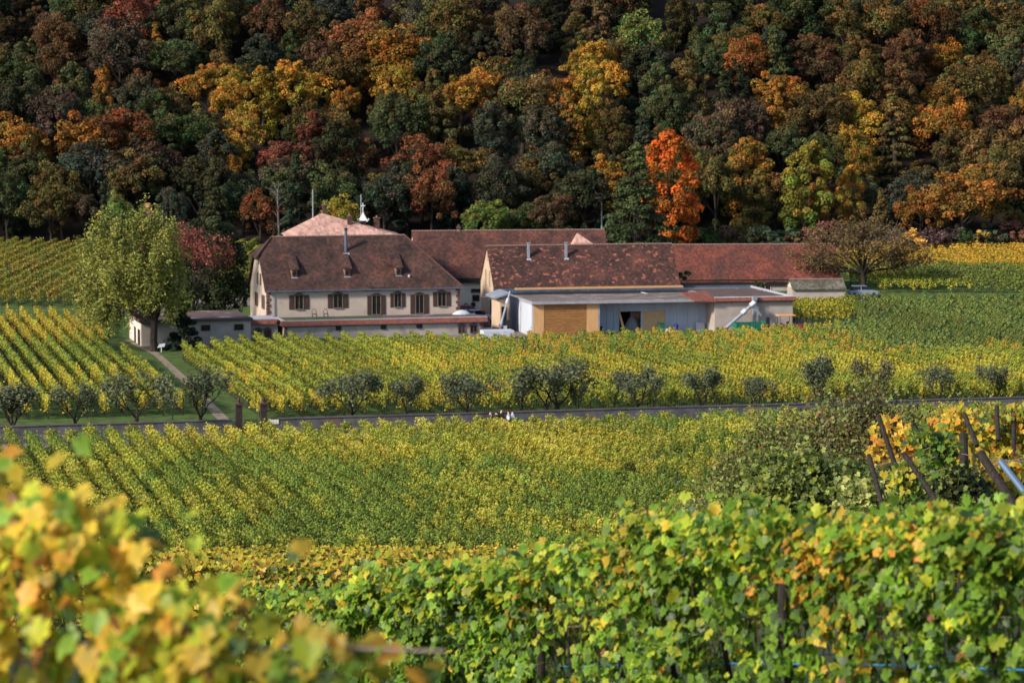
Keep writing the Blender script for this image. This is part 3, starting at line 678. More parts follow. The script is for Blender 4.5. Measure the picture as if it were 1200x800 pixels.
# --- modern hangar
GF = Frame(625, 327, 12); gr = GF.root('machine_hall', 'modern flat roofed machine hall with pale concrete side and wooden plank door', 'building')
zg = GF.z(356.5); LG = GF.u(843, 0, 4); 
def gu(px, v=0): return GF.u(px, v, 2)
DG = 12.6
for k in range(6):
    v0, v1 = DG * k / 6 + .01, DG * (k + 1) / 6 - .01; M().box(-.18, 0, v0, v1, -.6, zg - .005).build('concrete_panel', 'concrete_panel', gr)
uA, uB, uC, uD = gu(637.5), gu(687.5), gu(701), LG
M().box(0.002, uA, .0, .2, -.6, zg - .005).build('wood_panel', 'light_wood', gr); M().box(uB, uC, .0, .2, -.6, zg - .005).build('wood_panel', 'light_wood', gr)
nb = 15; hb = (zg - .08 + .5) / nb
M().box(uA, uB, .08, .18, -.6, zg - .01).build('door_backing', 'shutter_brown', gr)
for k in range(nb):
    for (a0, a1) in ((uA + .02, (uA + uB) / 2 - .01), ((uA + uB) / 2 + .01, uB - .02)):
        M().box(a0, a1, .03 + random.uniform(-.008, .008), .075, -.5 + k * hb + .012, -.5 + (k + 1) * hb - .012).build('plank', 'board_wood', gr)
M().box(uC + .002, uC + .2, .0, .3, -.6, zg - .004).build('corner_post', 'zinc', gr)
rb = 3.0
us = [uC + .2, gu(711, rb), gu(719, rb), gu(726, rb)]
for a0, a1 in zip(us, us[1:]): M().box(a0, a1 - .04, rb, rb + .12, -.6, zg - .02).build('back_panel', 'blue_panel', gr)
dx0, dx1 = gu(726, rb), gu(751, rb); zd = GF.z(365, dx0, rb)
M().box(dx0, dx1, rb, rb + .12, zd, zg - .02).build('back_panel', 'blue_panel', gr)
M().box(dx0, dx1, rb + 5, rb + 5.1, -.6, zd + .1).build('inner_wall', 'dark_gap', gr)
M().box(dx1, gu(753, rb), rb, rb + .12, -.6, zg - .02).build('back_panel', 'blue_panel', gr)
px0, px1 = gu(753, rb), gu(779.5, rb); M().box(px0, px1, rb - .04, rb + .1, -.6, zd).build('plywood_panel', 'plywood', gr); M().box(px0, px1, rb, rb + .12, zd + .01, zg - .02).build('back_panel', 'blue_panel', gr)
ee = [px1 + .02] + [px1 + (LG - .2 - px1) * k / 4 for k in (1, 2, 3, 4)]
for a0, a1 in zip(ee, ee[1:]): M().box(a0, a1 - .03, rb, rb + .12, -.6, zg - .02).build('back_panel', 'blue_panel', gr)
M().box(LG - .18, LG, .0, rb + 6, -.6, zg - .005).build('side_wall', 'blue_panel', gr)
M().box(uC + .2, LG - .2, .05, rb + 5, -.2, -.02).build('floor_slab', 'slab_grey', gr)
M().box(-.3, LG + .3, -.5, DG, zg + .002, zg + .3).build('roof_slab', 'slab_grey', gr)
nr = 22
for k in range(nr):
    a0 = -.1 + (LG + .2) * k / nr; a1 = -.1 + (LG + .2) * (k + 1) / nr
    M().box(a0 + .02, a1 - .02, -.1, DG - 2.8, zg + .302, zg + .33 + random.uniform(0, .035)).build('roof_sheet', 'felt_roof', gr)
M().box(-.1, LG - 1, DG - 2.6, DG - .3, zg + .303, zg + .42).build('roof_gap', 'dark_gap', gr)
M().box(.4, LG - 1.2, DG - .9, DG - .35, zg + .8, zg + 1.02).build('roof_beam', 'light_wood', gr)
M().box(.2, LG - .8, DG + .1, DG + .5, zg + .4, zg + .75).build('roof_gutter', 'navy_metal', gr)
q = M().prism([(gu(752, 8), 8.5, zg + .5), (gu(755, 8), 7.0, zg + .45), (gu(757, 8), 7.0, zg + .45), (gu(754, 8), 8.5, zg + .5)], (0, 0, .06)); props(q.build('loose_board', 'white_metal', gr.copy() if False else None), label='pale board lying loose on the machine hall roof', cat='board').matrix_world = gr.matrix_world
def place(o, f, u, v, z=0, rz=0): o.location = f.w(u, v, z); o.rotation_euler = (0, 0, f.a + rz); return o
place(bpy.data.objects['loose_board'], GF, 0, 0, 0)
# right annex
AF = Frame(847, 331, 12); ar = AF.root('annex', 'flat roofed beige annex with brown tiled edge beside the machine hall', 'building')
LA = AF.u(929, 0, 3); za_ = AF.z(349)
DA = 17
M().box(-1.0, LA, 0, DA, -.8, za_ - .4).build('wall', 'render_grey', ar)
M().box(-6, LA - .2, .5, DA - .2, za_ - .397, za_ - .15).build('roof', 'low_roof', ar)
M().prism([(-1, -.35, za_ - .42), (-1, -.05, za_ + .02), (-1, .3, za_ + .02), (-1, .3, za_ - .42)], (LA + 1.3, 0, 0)).build('tiled_edge', 'terracotta', ar)
M().box(-1, LA + .25, -.07, .25, za_ + .021, za_ + .1).build('coping', 'white_metal', ar)
M().box(LA - .1, LA + .2, .26, DA, za_ - .1, za_ + .1).build('coping', 'coping', ar)
M().box(-6, LA + .2, DA + .002, DA + .3, za_ - .1, za_ + .15).build('coping', 'navy_metal', ar)
M().box(-1, LA + .3, -.42, -.352, za_ - .5, za_ - .38).build('gutter', 'dark_iron', ar)
M().prism([(-3.6, -.6, za_ - .35), (-.9, -.6, za_ - .45), (-1.3, 2.5, za_ + .45), (-4.6, 2.5, za_ + .45)], (0, 0, .12)).build('small_tiled_roof', 'terracotta', ar)
# entrance lean-to left of the hall
EF = Frame(586, 333, 12); er = EF.root('side_porch', 'narrow tan porch with grey sloping canopy between barn gable and machine hall', 'building')
LE = EF.u(598, 0, 3) - .25; M().box(0, LE, .0, 5, -.6, 3.9).build('wall', 'render_tan', er)
M().prism([(-.7, -.5, 4.0), (LE + .1, -.5, 4.6), (LE + .1, 5.4, 4.6), (-.7, 5.4, 4.0)], (0, 0, .16)).build('canopy', 'zinc', er)
window(er, lambda a, b, c: (a, -c, b), .22, .5, .5, 2.5, name='door', frame='dark_iron', bars=0); window(er, lambda a, b, c: (a, -c, b), .95, .3, .22, 1.1, frame='dark_iron', bars=0)
o = M().box(0, 3.6, 0, 2.2, -.6, .95).build('low_ramp_wall', 'concrete_panel', label='low white concrete ramp wall in front of the porch', cat='wall'); place(o, Frame(566, 324, 12), 0.1, 0)
o = M().tube([(0, 0, 0), (0, 0, 3.7)], .05, 6).box(-.9, .02, -.12, .12, 3.7, 3.78).build('awning_arm', 'zinc', label='thin pole with flat grey awning before the barn gable', cat='awning'); place(o, bf, -.9, -1.5, 0)

# --- machinery
def auger(name, label, f, p0, p1, r_, hood=True):
    root = empty(name, f.w(p0[0], p0[1], 0), f.a, label, 'auger'); P0, P1 = Vector((0, 0, p0[2])), Vector((p1[0] - p0[0], p1[1] - p0[1], p1[2]))
    M().tube([P0, P1], r_, 10).build('tube', 'zinc', root)
    m_ = P0.lerp(P1, .72); d_ = (P1 - P0).normalized(); M().tube([m_ - d_ * .3, m_ + d_ * .3], r_ * 1.6, 8).build('collar', 'white_metal', root)
    M().tube([P0 - d_ * .2, P0 + d_ * .5], [r_ * 2.2, r_ * 1.4], 8).build('inlet', 'zinc', root)
    if hood:
        M().tube([P1 - d_ * .2, P1 + d_ * .45], r_ * 1.7, 8).build('head', 'white_metal', root)
        M().tube([P1, P1 + Vector((1.15, 0, -1.25))], [r_ * 1.2, r_ * .7], 8).build('spout', 'zinc', root)
    else: M().box(P0.x + .3, P0.x + .7, -.2, .2, 0, .9).build('foot', 'white_metal', root)
auger('grain_auger', 'galvanised grain auger rising right against the beige annex wall', AF, (AF.u(847, -1, 1), -1.2, .5), (AF.u(880.5, -1, 3), -1.2, AF.z(357, 4, -1)), .2)
auger('steel_pipe_auger', 'slender pale pipe auger leaning beside the narrow porch', EF, (EF.u(586, -1, 1), -1.4, 1.0), (EF.u(597, -1, 4), -1.4, EF.z(341, 1, -1)), .12, False)
o = M().box(-.22, .22, -.12, .12, 0, za_ - .3).box(-.3, .3, -.2, .2, za_ - .3, za_ + .2).build('duct_post', 'zinc', label='grey metal duct post against the annex wall behind the auger', cat='duct', bevel=.03); place(o, AF, AF.u(884, -.4, 2), -.45)
def wheel(root, x, y, z, r_, w_, rim='white_metal'):
    t = M().tube([(x, y - w_ / 2, z), (x, y - w_ / 2, z), (x, y + w_ / 2, z)], [r_ * .9, r_, r_], 14).build('tyre', 'rubber', root, bevel=.03)
    M().tube([(x, y - w_ / 2 - .02, z), (x, y + w_ / 2 + .02, z)], r_ * .55, 10).build('rim', rim, root)
def trailer():
    f = AF; u0 = f.u(863, -4, 1); r_ = empty('farm_trailer', f.w(u0, -4, .0), f.a, 'dark green farm trailer parked before the annex wall', 'trailer')
    L_ = f.u(898, -4, 1) - u0
    M().box(0, L_, 0, .06, .75, 1.55).build('side', 'green_paint', r_); M().box(0, L_, 1.9, 1.96, .75, 1.55).build('side', 'green_paint', r_)
    M().box(0, .06, .06, 1.9, .75, 1.55).build('end', 'green_paint', r_); M().box(L_ - .06, L_, .06, 1.9, .75, 1.7).build('end', 'green_paint', r_); M().box(.06, L_ - .06, .06, 1.9, .7, .8).build('floor', 'dark_iron', r_)
    for k in range(6): M().box(L_ * k / 5.2 + .1, L_ * k / 5.2 + .16, -.04, .0, .72, 1.58).build('rib', 'green_paint', r_)
    for x in (.8, L_ - .9): wheel(r_, x, .1, .42, .42, .22); wheel(r_, x, 1.8, .42, .42, .22)
    M().box(L_ + .05, L_ + .45, .1, .5, 1.0, 2.2).build('headboard', 'dark_iron', r_); M().tube([(L_, 1, .6), (L_ + 1.1, 1, .5)], .06, 6).build('drawbar', 'dark_iron', r_)
trailer()
def tractor():
    f = AF; u0 = f.u(914, -4.5, 1); r_ = empty('tractor', f.w(u0, -4.5, .0), f.a, 'small red tractor with orange sun canopy at the annex corner', 'tractor')
    M().prism([(1.7, .35, .8), (2.9, .35, .8), (2.9, .35, 1.25), (1.7, .35, 1.4)], (0, .65, 0)).build('hood', 'red_paint', r_, bevel=.05)
    M().box(.3, 1.7, .3, 1.1, .6, .95).build('chassis', 'dark_iron', r_)
    M().box(.45, .9, .45, .95, 1.0, 1.12).box(.4, .5, .45, .95, 1.12, 1.5).build('seat', 'dark_iron', r_, bevel=.03)
    M().prism([(-.05, .0, .95), (.2, 0, 1.35), (.9, 0, 1.35), (1.1, 0, .95)], (0, .35, 0)).build('mudguard', 'red_paint', r_); M().prism([(-.05, 1.1, .95), (.2, 1.1, 1.35), (.9, 1.1, 1.35), (1.1, 1.1, .95)], (0, .35, 0)).build('mudguard', 'red_paint', r_)
    for x in (.1, 1.55):
        for y in (.2, 1.25): M().tube([(x, y, .95), (x, y, 2.35)], .03, 5).build('canopy_post', 'dark_iron', r_)
    M().box(-.15, 1.95, .0, 1.45, 2.35, 2.47).build('canopy', 'orange_wood', r_, bevel=.03)
    M().tube([(1.35, .7, 1.0), (1.2, .7, 1.5)], .03, 5).tube([(1.05, .7, 1.45), (1.3, .7, 1.55)], .18, 10).build('steering_wheel', 'dark_iron', r_)
    for y in (.12, 1.33): wheel(r_, .5, y, .62, .62, .32, 'red_paint')
    for y in (.3, 1.1): wheel(r_, 2.5, y, .38, .38, .2)
    o = M().box(0, 1.3, 0, .9, .45, .9).build('tool_box', 'red_paint', label='red and grey tool box on the ground right of the tractor', cat='box', bevel=.03); place(o, f, u0 + 2.6, -5.4)
    o = M().prism([(0, 0, 0), (.8, 0, 0), (.55, 0, .95), (.25, 0, .95)], (0, .7, 0)).build('white_tank', 'tarp_white', label='small white tank in front of the tractor wheel', cat='tank', bevel=.06); place(o, f, u0 + 1.6, -5.4, .0)
tractor()
def car(label, loc, rz, paint, group=None, L_=4.1, W_=1.7):
    r_ = empty('parked_car', loc, rz, label, 'car', group)
    pr = [(-L_ / 2, .35), (-L_ / 2 + .02, .75), (-L_ / 2 + .25, .9), (-.9, .98), (1.1, .95), (L_ / 2 - .1, .78), (L_ / 2, .55), (L_ / 2 - .05, .3), (1.75, .28), (-1.75, .28)]
    m_ = M(); ws = [(-W_ / 2, .93), (-W_ / 2 + .12, 1.0), (W_ / 2 - .12, 1.0), (W_ / 2, .93)]
    rings = [[(x * s, y, .3 + (z - .3) * s) for x, z in pr] for y, s in ws]; n = len(pr)
    vs = [p for rg in rings for p in rg]; fs = [(i * n + j, i * n + (j + 1) % n, (i + 1) * n + (j + 1) % n, (i + 1) * n + j) for i in range(3) for j in range(n)] + [tuple(range(n)), tuple(range(3 * n, 4 * n))]
    m_.add(vs, fs); m_.build('body', paint, r_, bevel=.04)
    w0, w1 = W_ / 2 - .08, W_ / 2 - .28
    b_ = [(-1.75, 0, .93), (1.15, 0, .93)]; t_ = [(-1.35, 0, 1.42), (.35, 0, 1.44)]
    vs = [(-1.75, -w0, .93), (1.15, -w0, .93), (1.15, w0, .93), (-1.75, w0, .93), (-1.35, -w1, 1.42), (.35, -w1, 1.42), (.35, w1, 1.42), (-1.35, w1, 1.42)]
    g_ = M().add(vs, [(0, 1, 5, 4), (1, 2, 6, 5), (2, 3, 7, 6), (3, 0, 4, 7), (4, 5, 6, 7), (0, 3, 2, 1)]); g_.build('windows', 'glass_dark', r_)
    M().box(-1.42, .42, -w1 - .04, w1 + .04, 1.421, 1.5).build('roof', paint, r_, bevel=.03)
    for x in (-.45,): 
        for s in (-1, 1): M().prism([(x, s * (w0 + .01), .94), (x + .1, s * (w0 + .01), .94), (x + .07, s * (w1 + .03), 1.42), (x, s * (w1 + .03), 1.42)], (0, .02 * s, 0)).build('pillar', paint, r_)
    for x in (-1.3, 1.3):
        for y in (-W_ / 2 + .08, W_ / 2 - .08): wheel(r_, x, y, .31, .31, .2)
    for y in (-.55, .55): M().box(L_ / 2 - .14, L_ / 2 - .0, y - .18, y + .18, .58, .7).build('headlight', 'white_metal', r_); M().box(-L_ / 2 - .01, -L_ / 2 + .1, y - .15, y + .15, .62, .78).build('taillight', 'red_paint', r_)
    return r_
p = ground_at(1011, 348.5, 300); car('silver car half hidden by vines under the spreading tree', (p.x, p.y, Hf(p.x, p.y) + .08), R(8), 'silver_paint')
p = at(549, 362, 345); car('red car in the yard gap between farmhouse and barn', (p.x, p.y, .75), R(14), 'red_paint')
p = at(558, 366, 341); car('pale car in front of the red car in the yard gap', (p.x, p.y, .55), R(14), 'tarp_white')
o = M().tube([(0, -.1, 0), (0, .1, 0)], .33, 14).build('rubber_ring', 'rubber', label='black tyre hanging on the white wall above the cars', cat='tyre', bevel=.04); place(o, lf, lf.u(554.5, -.7, 3), -.7, lf.z(356.5, 6, 0))
q = M().tube([(-.3, 0, 0), (-.3, 0, .9), (-.2, 0, 1.25), (0, 0, 1.4), (.2, 0, 1.25), (.3, 0, .9), (.3, 0, 0)], .07, 6).build('iron_hoop', 'dark_iron', label='dark iron hoop standing at the house corner near the cars', cat='hoop'); q.location = HF.w(LH + .9, .6, zT - .3); q.rotation_euler = (0, 0, .2)
b_ = M(); 
pts = []
for i in range(7):
    for j in range(10):
        r_ = math.sin(PI * (i + .5) / 7.5) ; z = .55 * (1 - i / 6) ** .7; q_ = 2 * PI * j / 10; k = (i / 6) ** .6; pts.append((1.1 * k * math.cos(q_) * (1 + .1 * math.sin(j * 3)), .6 * k * math.sin(q_), z))
b_.add(pts, [(i * 10 + j, i * 10 + (j + 1) % 10, (i + 1) * 10 + (j + 1) % 10, (i + 1) * 10 + j) for i in range(6) for j in range(10)])
o = b_.build('white_tarpaulin', 'tarp_white', smooth=True, label='crumpled white tarpaulin heap at the right end of the terrace', cat='tarpaulin'); place(o, TF, TF.u(541, 4.5, 2), 4.5, zT)
heap = M(); heap.add([(x * 1.0, y, z) for x, y, z in pts], b_.f); o = heap.build('covered_heap', 'heap_grey', smooth=True, label='grey covered heap inside the dark hall doorway', cat='heap'); place(o, GF, gu(739, 5), 4.3, 0); o.scale = (.95, 1.2, 3.4)
def garden_chair(px, side):
    r_ = empty('garden_chair', TF.w(TF.u(px, 4.6, 2.5), 4.6, zT), TF.a, f'dark metal garden chair, {side} one of the pair on the turf terrace', 'chair', 'garden chairs on the terrace')
    M().box(-.25, .25, -.25, .25, .4, .45).build('seat', 'dark_iron', r_)
    for x in (-.23, .23):
        for y in (-.23, .23): M().tube([(x, y, 0), (x, y, .42)], .03, 5).build('leg', 'dark_iron', r_)
    M().tube([(-.24, .24, .42), (-.24, .27, .75), (-.12, .28, .95), (.12, .28, .95), (.24, .27, .75), (.24, .24, .42)], .035, 5).build('backrest', 'dark_iron', r_)
garden_chair(368.5, 'left'); garden_chair(382, 'right')
def small(name, mesh, mat, px, vv_, z, label, cat, bevel=.03, f=GF, rz=0):
    o = mesh.build(name, mat, label=label, cat=cat, bevel=bevel); return place(o, f, f.u(px, vv_, 1), vv_, z, rz)
r_ = empty('wheelie_bin', GF.w(gu(775, 1.5), 1.5, 0), GF.a, 'green wheeled bin standing before the plywood panel', 'bin')
M().prism([(-.28, -.3, .1), (.28, -.3, .1), (.33, -.35, 1.15), (-.33, -.35, 1.15)], (0, .7, 0)).build('body', 'green_paint', r_, bevel=.03); M().box(-.36, .36, -.4, .42, 1.152, 1.24).build('lid', 'green_paint', r_, bevel=.02)
for x in (-.25, .25): M().tube([(x - .04, .35, .12), (x + .04, .35, .12)], .12, 8).build('wheel', 'rubber', r_)
small('blue_barrel', M().tube([(0, 0, 0), (0, 0, .25), (0, 0, .3), (0, 0, .65), (0, 0, .7), (0, 0, .95)], [.27, .3, .28, .3, .28, .24], 12), 'blue_paint', 792.5, 1.5, 0.1, 'blue plastic barrel in front of the blue-grey panels', 'barrel')
small('white_crate', M().box(-.45, .45, -.3, .3, 0, .38).box(-.4, .4, -.25, .25, .38, .42), 'white_paint', 784, 1.4, .15, 'white crate between the green bin and the blue barrel', 'crate')
small('leaning_sheet', M().prism([(-.55, 0, 0), (.55, 0, 0), (.55, .35, 1.1), (-.55, .35, 1.1)], (0, .05, 0)), 'concrete_panel', 821.5, 2.3, 0, 'pale sheet leaning on the blue-grey hall panels', 'sheet')
small('leaning_plank', M().prism([(-.15, -1.2, -.1), (.15, -1.2, -.1), (-.35, .1, zd + .1), (-.65, .1, zd + .1)], (0, .06, 0)), 'plywood', 730, 2.8, 0, 'long plank leaning beside the dark hall doorway', 'plank')
small('dark_canister', M().tube([(0, 0, 0), (0, 0, .6), (0, 0, .75)], [.2, .2, .06], 8), 'dark_iron', 704.5, 1.2, .3, 'small dark canister at the left end of the open bay', 'canister')
p = ground_at(189, 413); o = M().prism([(-.45, 0, .5), (.35, 0, .62), (.45, 0, 1.0), (-.2, 0, .9)], (0, .12, 0)).box(-.05, .05, .02, .1, 0, .55).build('white_floodlight', 'white_metal', label='small white floodlight on the grass at the foot of the willow', cat='floodlight'); o.location = p
p = at(703, 226, 445); p.z = Hf(p.x, p.y)
o = M().box(-.12, .12, -.1, .1, 0, 8).box(-1.4, 1.4, -.12, -.102, 7.0, 7.6).box(-1.2, 1.4, -.12, -.102, 7.75, 8.0).build('white_forest_sign', 'white_paint', label='white signboard among the dark trees left of the tall conifer', cat='sign'); o.location = (p.x, 436, Hf(p.x, 436)); o.scale.z = (at(703, 219, 436).z - Hf(p.x, 436)) / 8; o.scale.x = .75

# ------------------------------------------------------------------ boundary wall, gate, lamps, people
def wall_piece(x0, x1, label):
    a, b_ = Vector((x0, wall_y(x0))), Vector((x1, wall_y(x1))); ang = math.atan2(b_.y - a.y, b_.x - a.x); L_ = (b_ - a).length
    r_ = empty('stone_wall', (a.x, a.y, -.55), ang, label, 'wall', None)
    M().box(0, L_, -.15, .25, -.4, 1.38).build('wall', 'wall_stone', r_)
    n = max(1, int(L_ / 1.6))
    for i in range(n): M().box(L_ * i / n + .01, L_ * (i + 1) / n - .01, -.22, .32, 1.383, 1.47 + random.uniform(0, .015)).build('coping_stone', 'wall_coping', r_, bevel=.02)
    return r_
xg0 = at(277.5, 495, 238).x; xg1 = at(306, 495, 238).x
wall_piece(-92, xg0 - .55, 'low dark stone wall running left from the gate pillars')
wall_piece(xg1 + .55, 92, 'long low dark stone wall running right from the gate pillars')
for x, s in ((xg0, 'left'), (xg1, 'right')):
    r_ = empty('gate_pillar', (x, wall_y(x), -.55), R(13.8), f'{s} reddish brick gate pillar with pointed cap', 'pillar', 'gate pillars')
    for k in range(9):
        for j in range(2): M().box(-.28 + .28 * j + .006, .28 * j - .006, -.28, .28, k * .3, k * .3 + .285).build('stone', 'pillar_brick', r_)
    M().box(-.25, .25, -.25, .25, 0, 2.68).build('core', 'pillar_brick', r_)
    M().box(-.35, .35, -.35, .35, 2.7, 2.82).build('cap', 'clay_dark', r_); M().tube([(0, 0, 2.84), (0, 0, 2.95), (0, 0, 3.15), (0, 0, 3.4)], [.28, .12, .17, .03], 8).build('finial', 'clay_dark', r_)
r_ = empty('iron_gate', ((xg0 + xg1) / 2, wall_y((xg0 + xg1) / 2), -.55), R(13.8), 'black iron bar gate closed between the two brick pillars', 'gate'); wg = (xg1 - xg0) / 2 - .5
for k in range(13): M().tube([(-wg + 2 * wg * k / 12, 0, .1), (-wg + 2 * wg * k / 12, 0, 1.5)], .02, 5).build('bar', 'dark_iron', r_)
for z in (.2, 1.3): M().box(-wg, wg, -.02, .02, z, z + .05).build('rail', 'dark_iron', r_)
p = at(317.5, 497, 238); r_ = empty('wall_sign', (p.x, wall_y(p.x) - .19, p.z - .25), R(13.8), 'blank cream notice board on the wall right of the gate', 'sign'); M().box(-.48, .48, -.03, 0, .0, .45).build('board', 'sign_cream', r_); M().box(-.52, .52, .002, .03, -.04, .49).build('frame', 'dark_iron', r_)
def lamp(px, yt, yb, lab):
    p = ground_at(px, yb, 200); zt = at(px, yt, p.y).z - p.z
    r_ = empty('street_lamp', p, 0, lab, 'street lamp', 'thin street lamps behind the wall')
    M().tube([(0, 0, 0), (0, 0, zt)], [.06, .035], 6).build('pole', 'dark_iron', r_); M().box(-.3, .3, -.1, .1, zt, zt + .09).build('lamp_head', 'dark_iron', r_, bevel=.03)
lamp(202, 444, 492, 'thin dark street lamp between the small trees left of the gate'); lamp(531.5, 435, 484, 'thin dark street lamp beside a bushy tree above the walkers'); lamp(839, 430, 474, 'thin street lamp beside the small tree below the machine hall'); lamp(1147, 420, 468, 'thin street lamp near the last small tree on the right')

def skin_mesh(name, pts, edges, rad, mat, parent, sub=1):
    me = bpy.data.meshes.new(name); me.from_pydata(pts, edges, []); o = bpy.data.objects.new(name, me); col.objects.link(o); o.parent = parent
    s = o.modifiers.new('skin', 'SKIN'); s.use_smooth_shade = True
    for i, r_ in enumerate(rad):
        a_, b__ = (r_ if isinstance(r_, tuple) else (r_, r_)); me.skin_vertices[0].data[i].radius = (a_, b__)
    me.skin_vertices[0].data[0].use_root = True
    d = o.modifiers.new('sub', 'SUBSURF'); d.levels = sub; d.render_levels = sub; me.materials.append(MATS[mat]); return o
def person(px, label, top, legs_m, h=1.72, stride=.28, turn=0, bag=None):
    x = at(px, 490, 243).x; y = wall_y(x) - 1.1 + random.uniform(-.4, .3)
    r_ = empty('person', (x, y, Hf(x, y) + .02), R(14 + turn), label, 'person', 'group of walkers on the road by the wall'); k = h / 1.72
    P_ = lambda *a: tuple(q * k for q in a)
    pts = [P_(0, 0, .95), P_(0, 0, 1.2), P_(0, 0, 1.42), P_(.01, 0, 1.52), P_(.02, 0, 1.62), P_(.02, 0, 1.7)]
    ed = [(0, 1), (1, 2), (2, 3), (3, 4), (4, 5)]; rad = [(.15, .12), (.14, .10), (.15, .10), .055, (.085, .1), .06]
    for s in (-1, 1):
        i = len(pts); a = stride * s
        pts += [P_(0, .19 * s, 1.40), P_(-.10 * s, .23 * s, 1.12), P_(.12 - .1 * s, .22 * s, .90), P_(.17 - .1 * s, .21 * s, .81)]; ed += [(2, i), (i, i + 1), (i + 1, i + 2), (i + 2, i + 3)]; rad += [.06, .045, .035, .03]
        for q in range(3): pts.append(P_(.19 - .1 * s + .012 * q, (.19 + .02 * q) * s, .74)); ed.append((i + 3, len(pts) - 1)); rad.append(.012)
        i = len(pts); pts += [P_(0, .09 * s, .9), P_(a * .6, .1 * s, .5), P_(a, .1 * s, .09), P_(a + .14, .11 * s, .05)]; ed += [(0, i), (i, i + 1), (i + 1, i + 2), (i + 2, i + 3)]; rad += [.09, .065, .045, .035]
    skin_mesh('body', pts, ed, rad, 'skin', r_)
    pts = [P_(0, 0, .92), P_(0, 0, 1.2), P_(0, 0, 1.44)]; ed = [(0, 1), (1, 2)]; rad = [(.2, .17), (.19, .16), (.19, .15)]
    for s in (-1, 1): i = len(pts); pts += [P_(0, .20 * s, 1.41), P_(-.10 * s, .24 * s, 1.12), P_(.12 - .1 * s, .23 * s, .91)]; ed += [(2, i), (i, i + 1), (i + 1, i + 2)]; rad += [.10, .085, .07]
    skin_mesh('jacket', pts, ed, rad, top, r_)
    pts = [P_(0, 0, .95)]; ed = []; rad = [(.16, .13)]
    for s in (-1, 1): a = stride * s; i = len(pts); pts += [P_(0, .09 * s, .86), P_(a * .6, .1 * s, .5), P_(a, .1 * s, .14)]; ed += [(0, i), (i, i + 1), (i + 1, i + 2)]; rad += [.10, .078, .06]
    skin_mesh('trousers', pts, ed, rad, legs_m, r_)
    skin_mesh('hair', [P_(-.05, 0, 1.60), P_(-.03, 0, 1.68), P_(0, 0, 1.75)], [(0, 1), (1, 2)], [.09, .12, .09], 'hair_dark', r_)
person(574.5, 'walker in navy jacket, leftmost of the group by the wall', 'cloth_navy', 'cloth_black')
person(581.5, 'shorter walker in black jacket with pale face beside the navy jacket', 'cloth_black', 'cloth_black', 1.58, turn=20)
person(587.5, 'taller walker in dark coat in the middle of the group', 'cloth_black', 'cloth_navy', 1.82)
person(596, 'walker in white top leaning towards the others', 'cloth_white', 'cloth_black', 1.66, turn=160)
person(600.5, 'walker in pale blue shirt at the right end of the group', 'cloth_blue', 'cloth_black', 1.7)

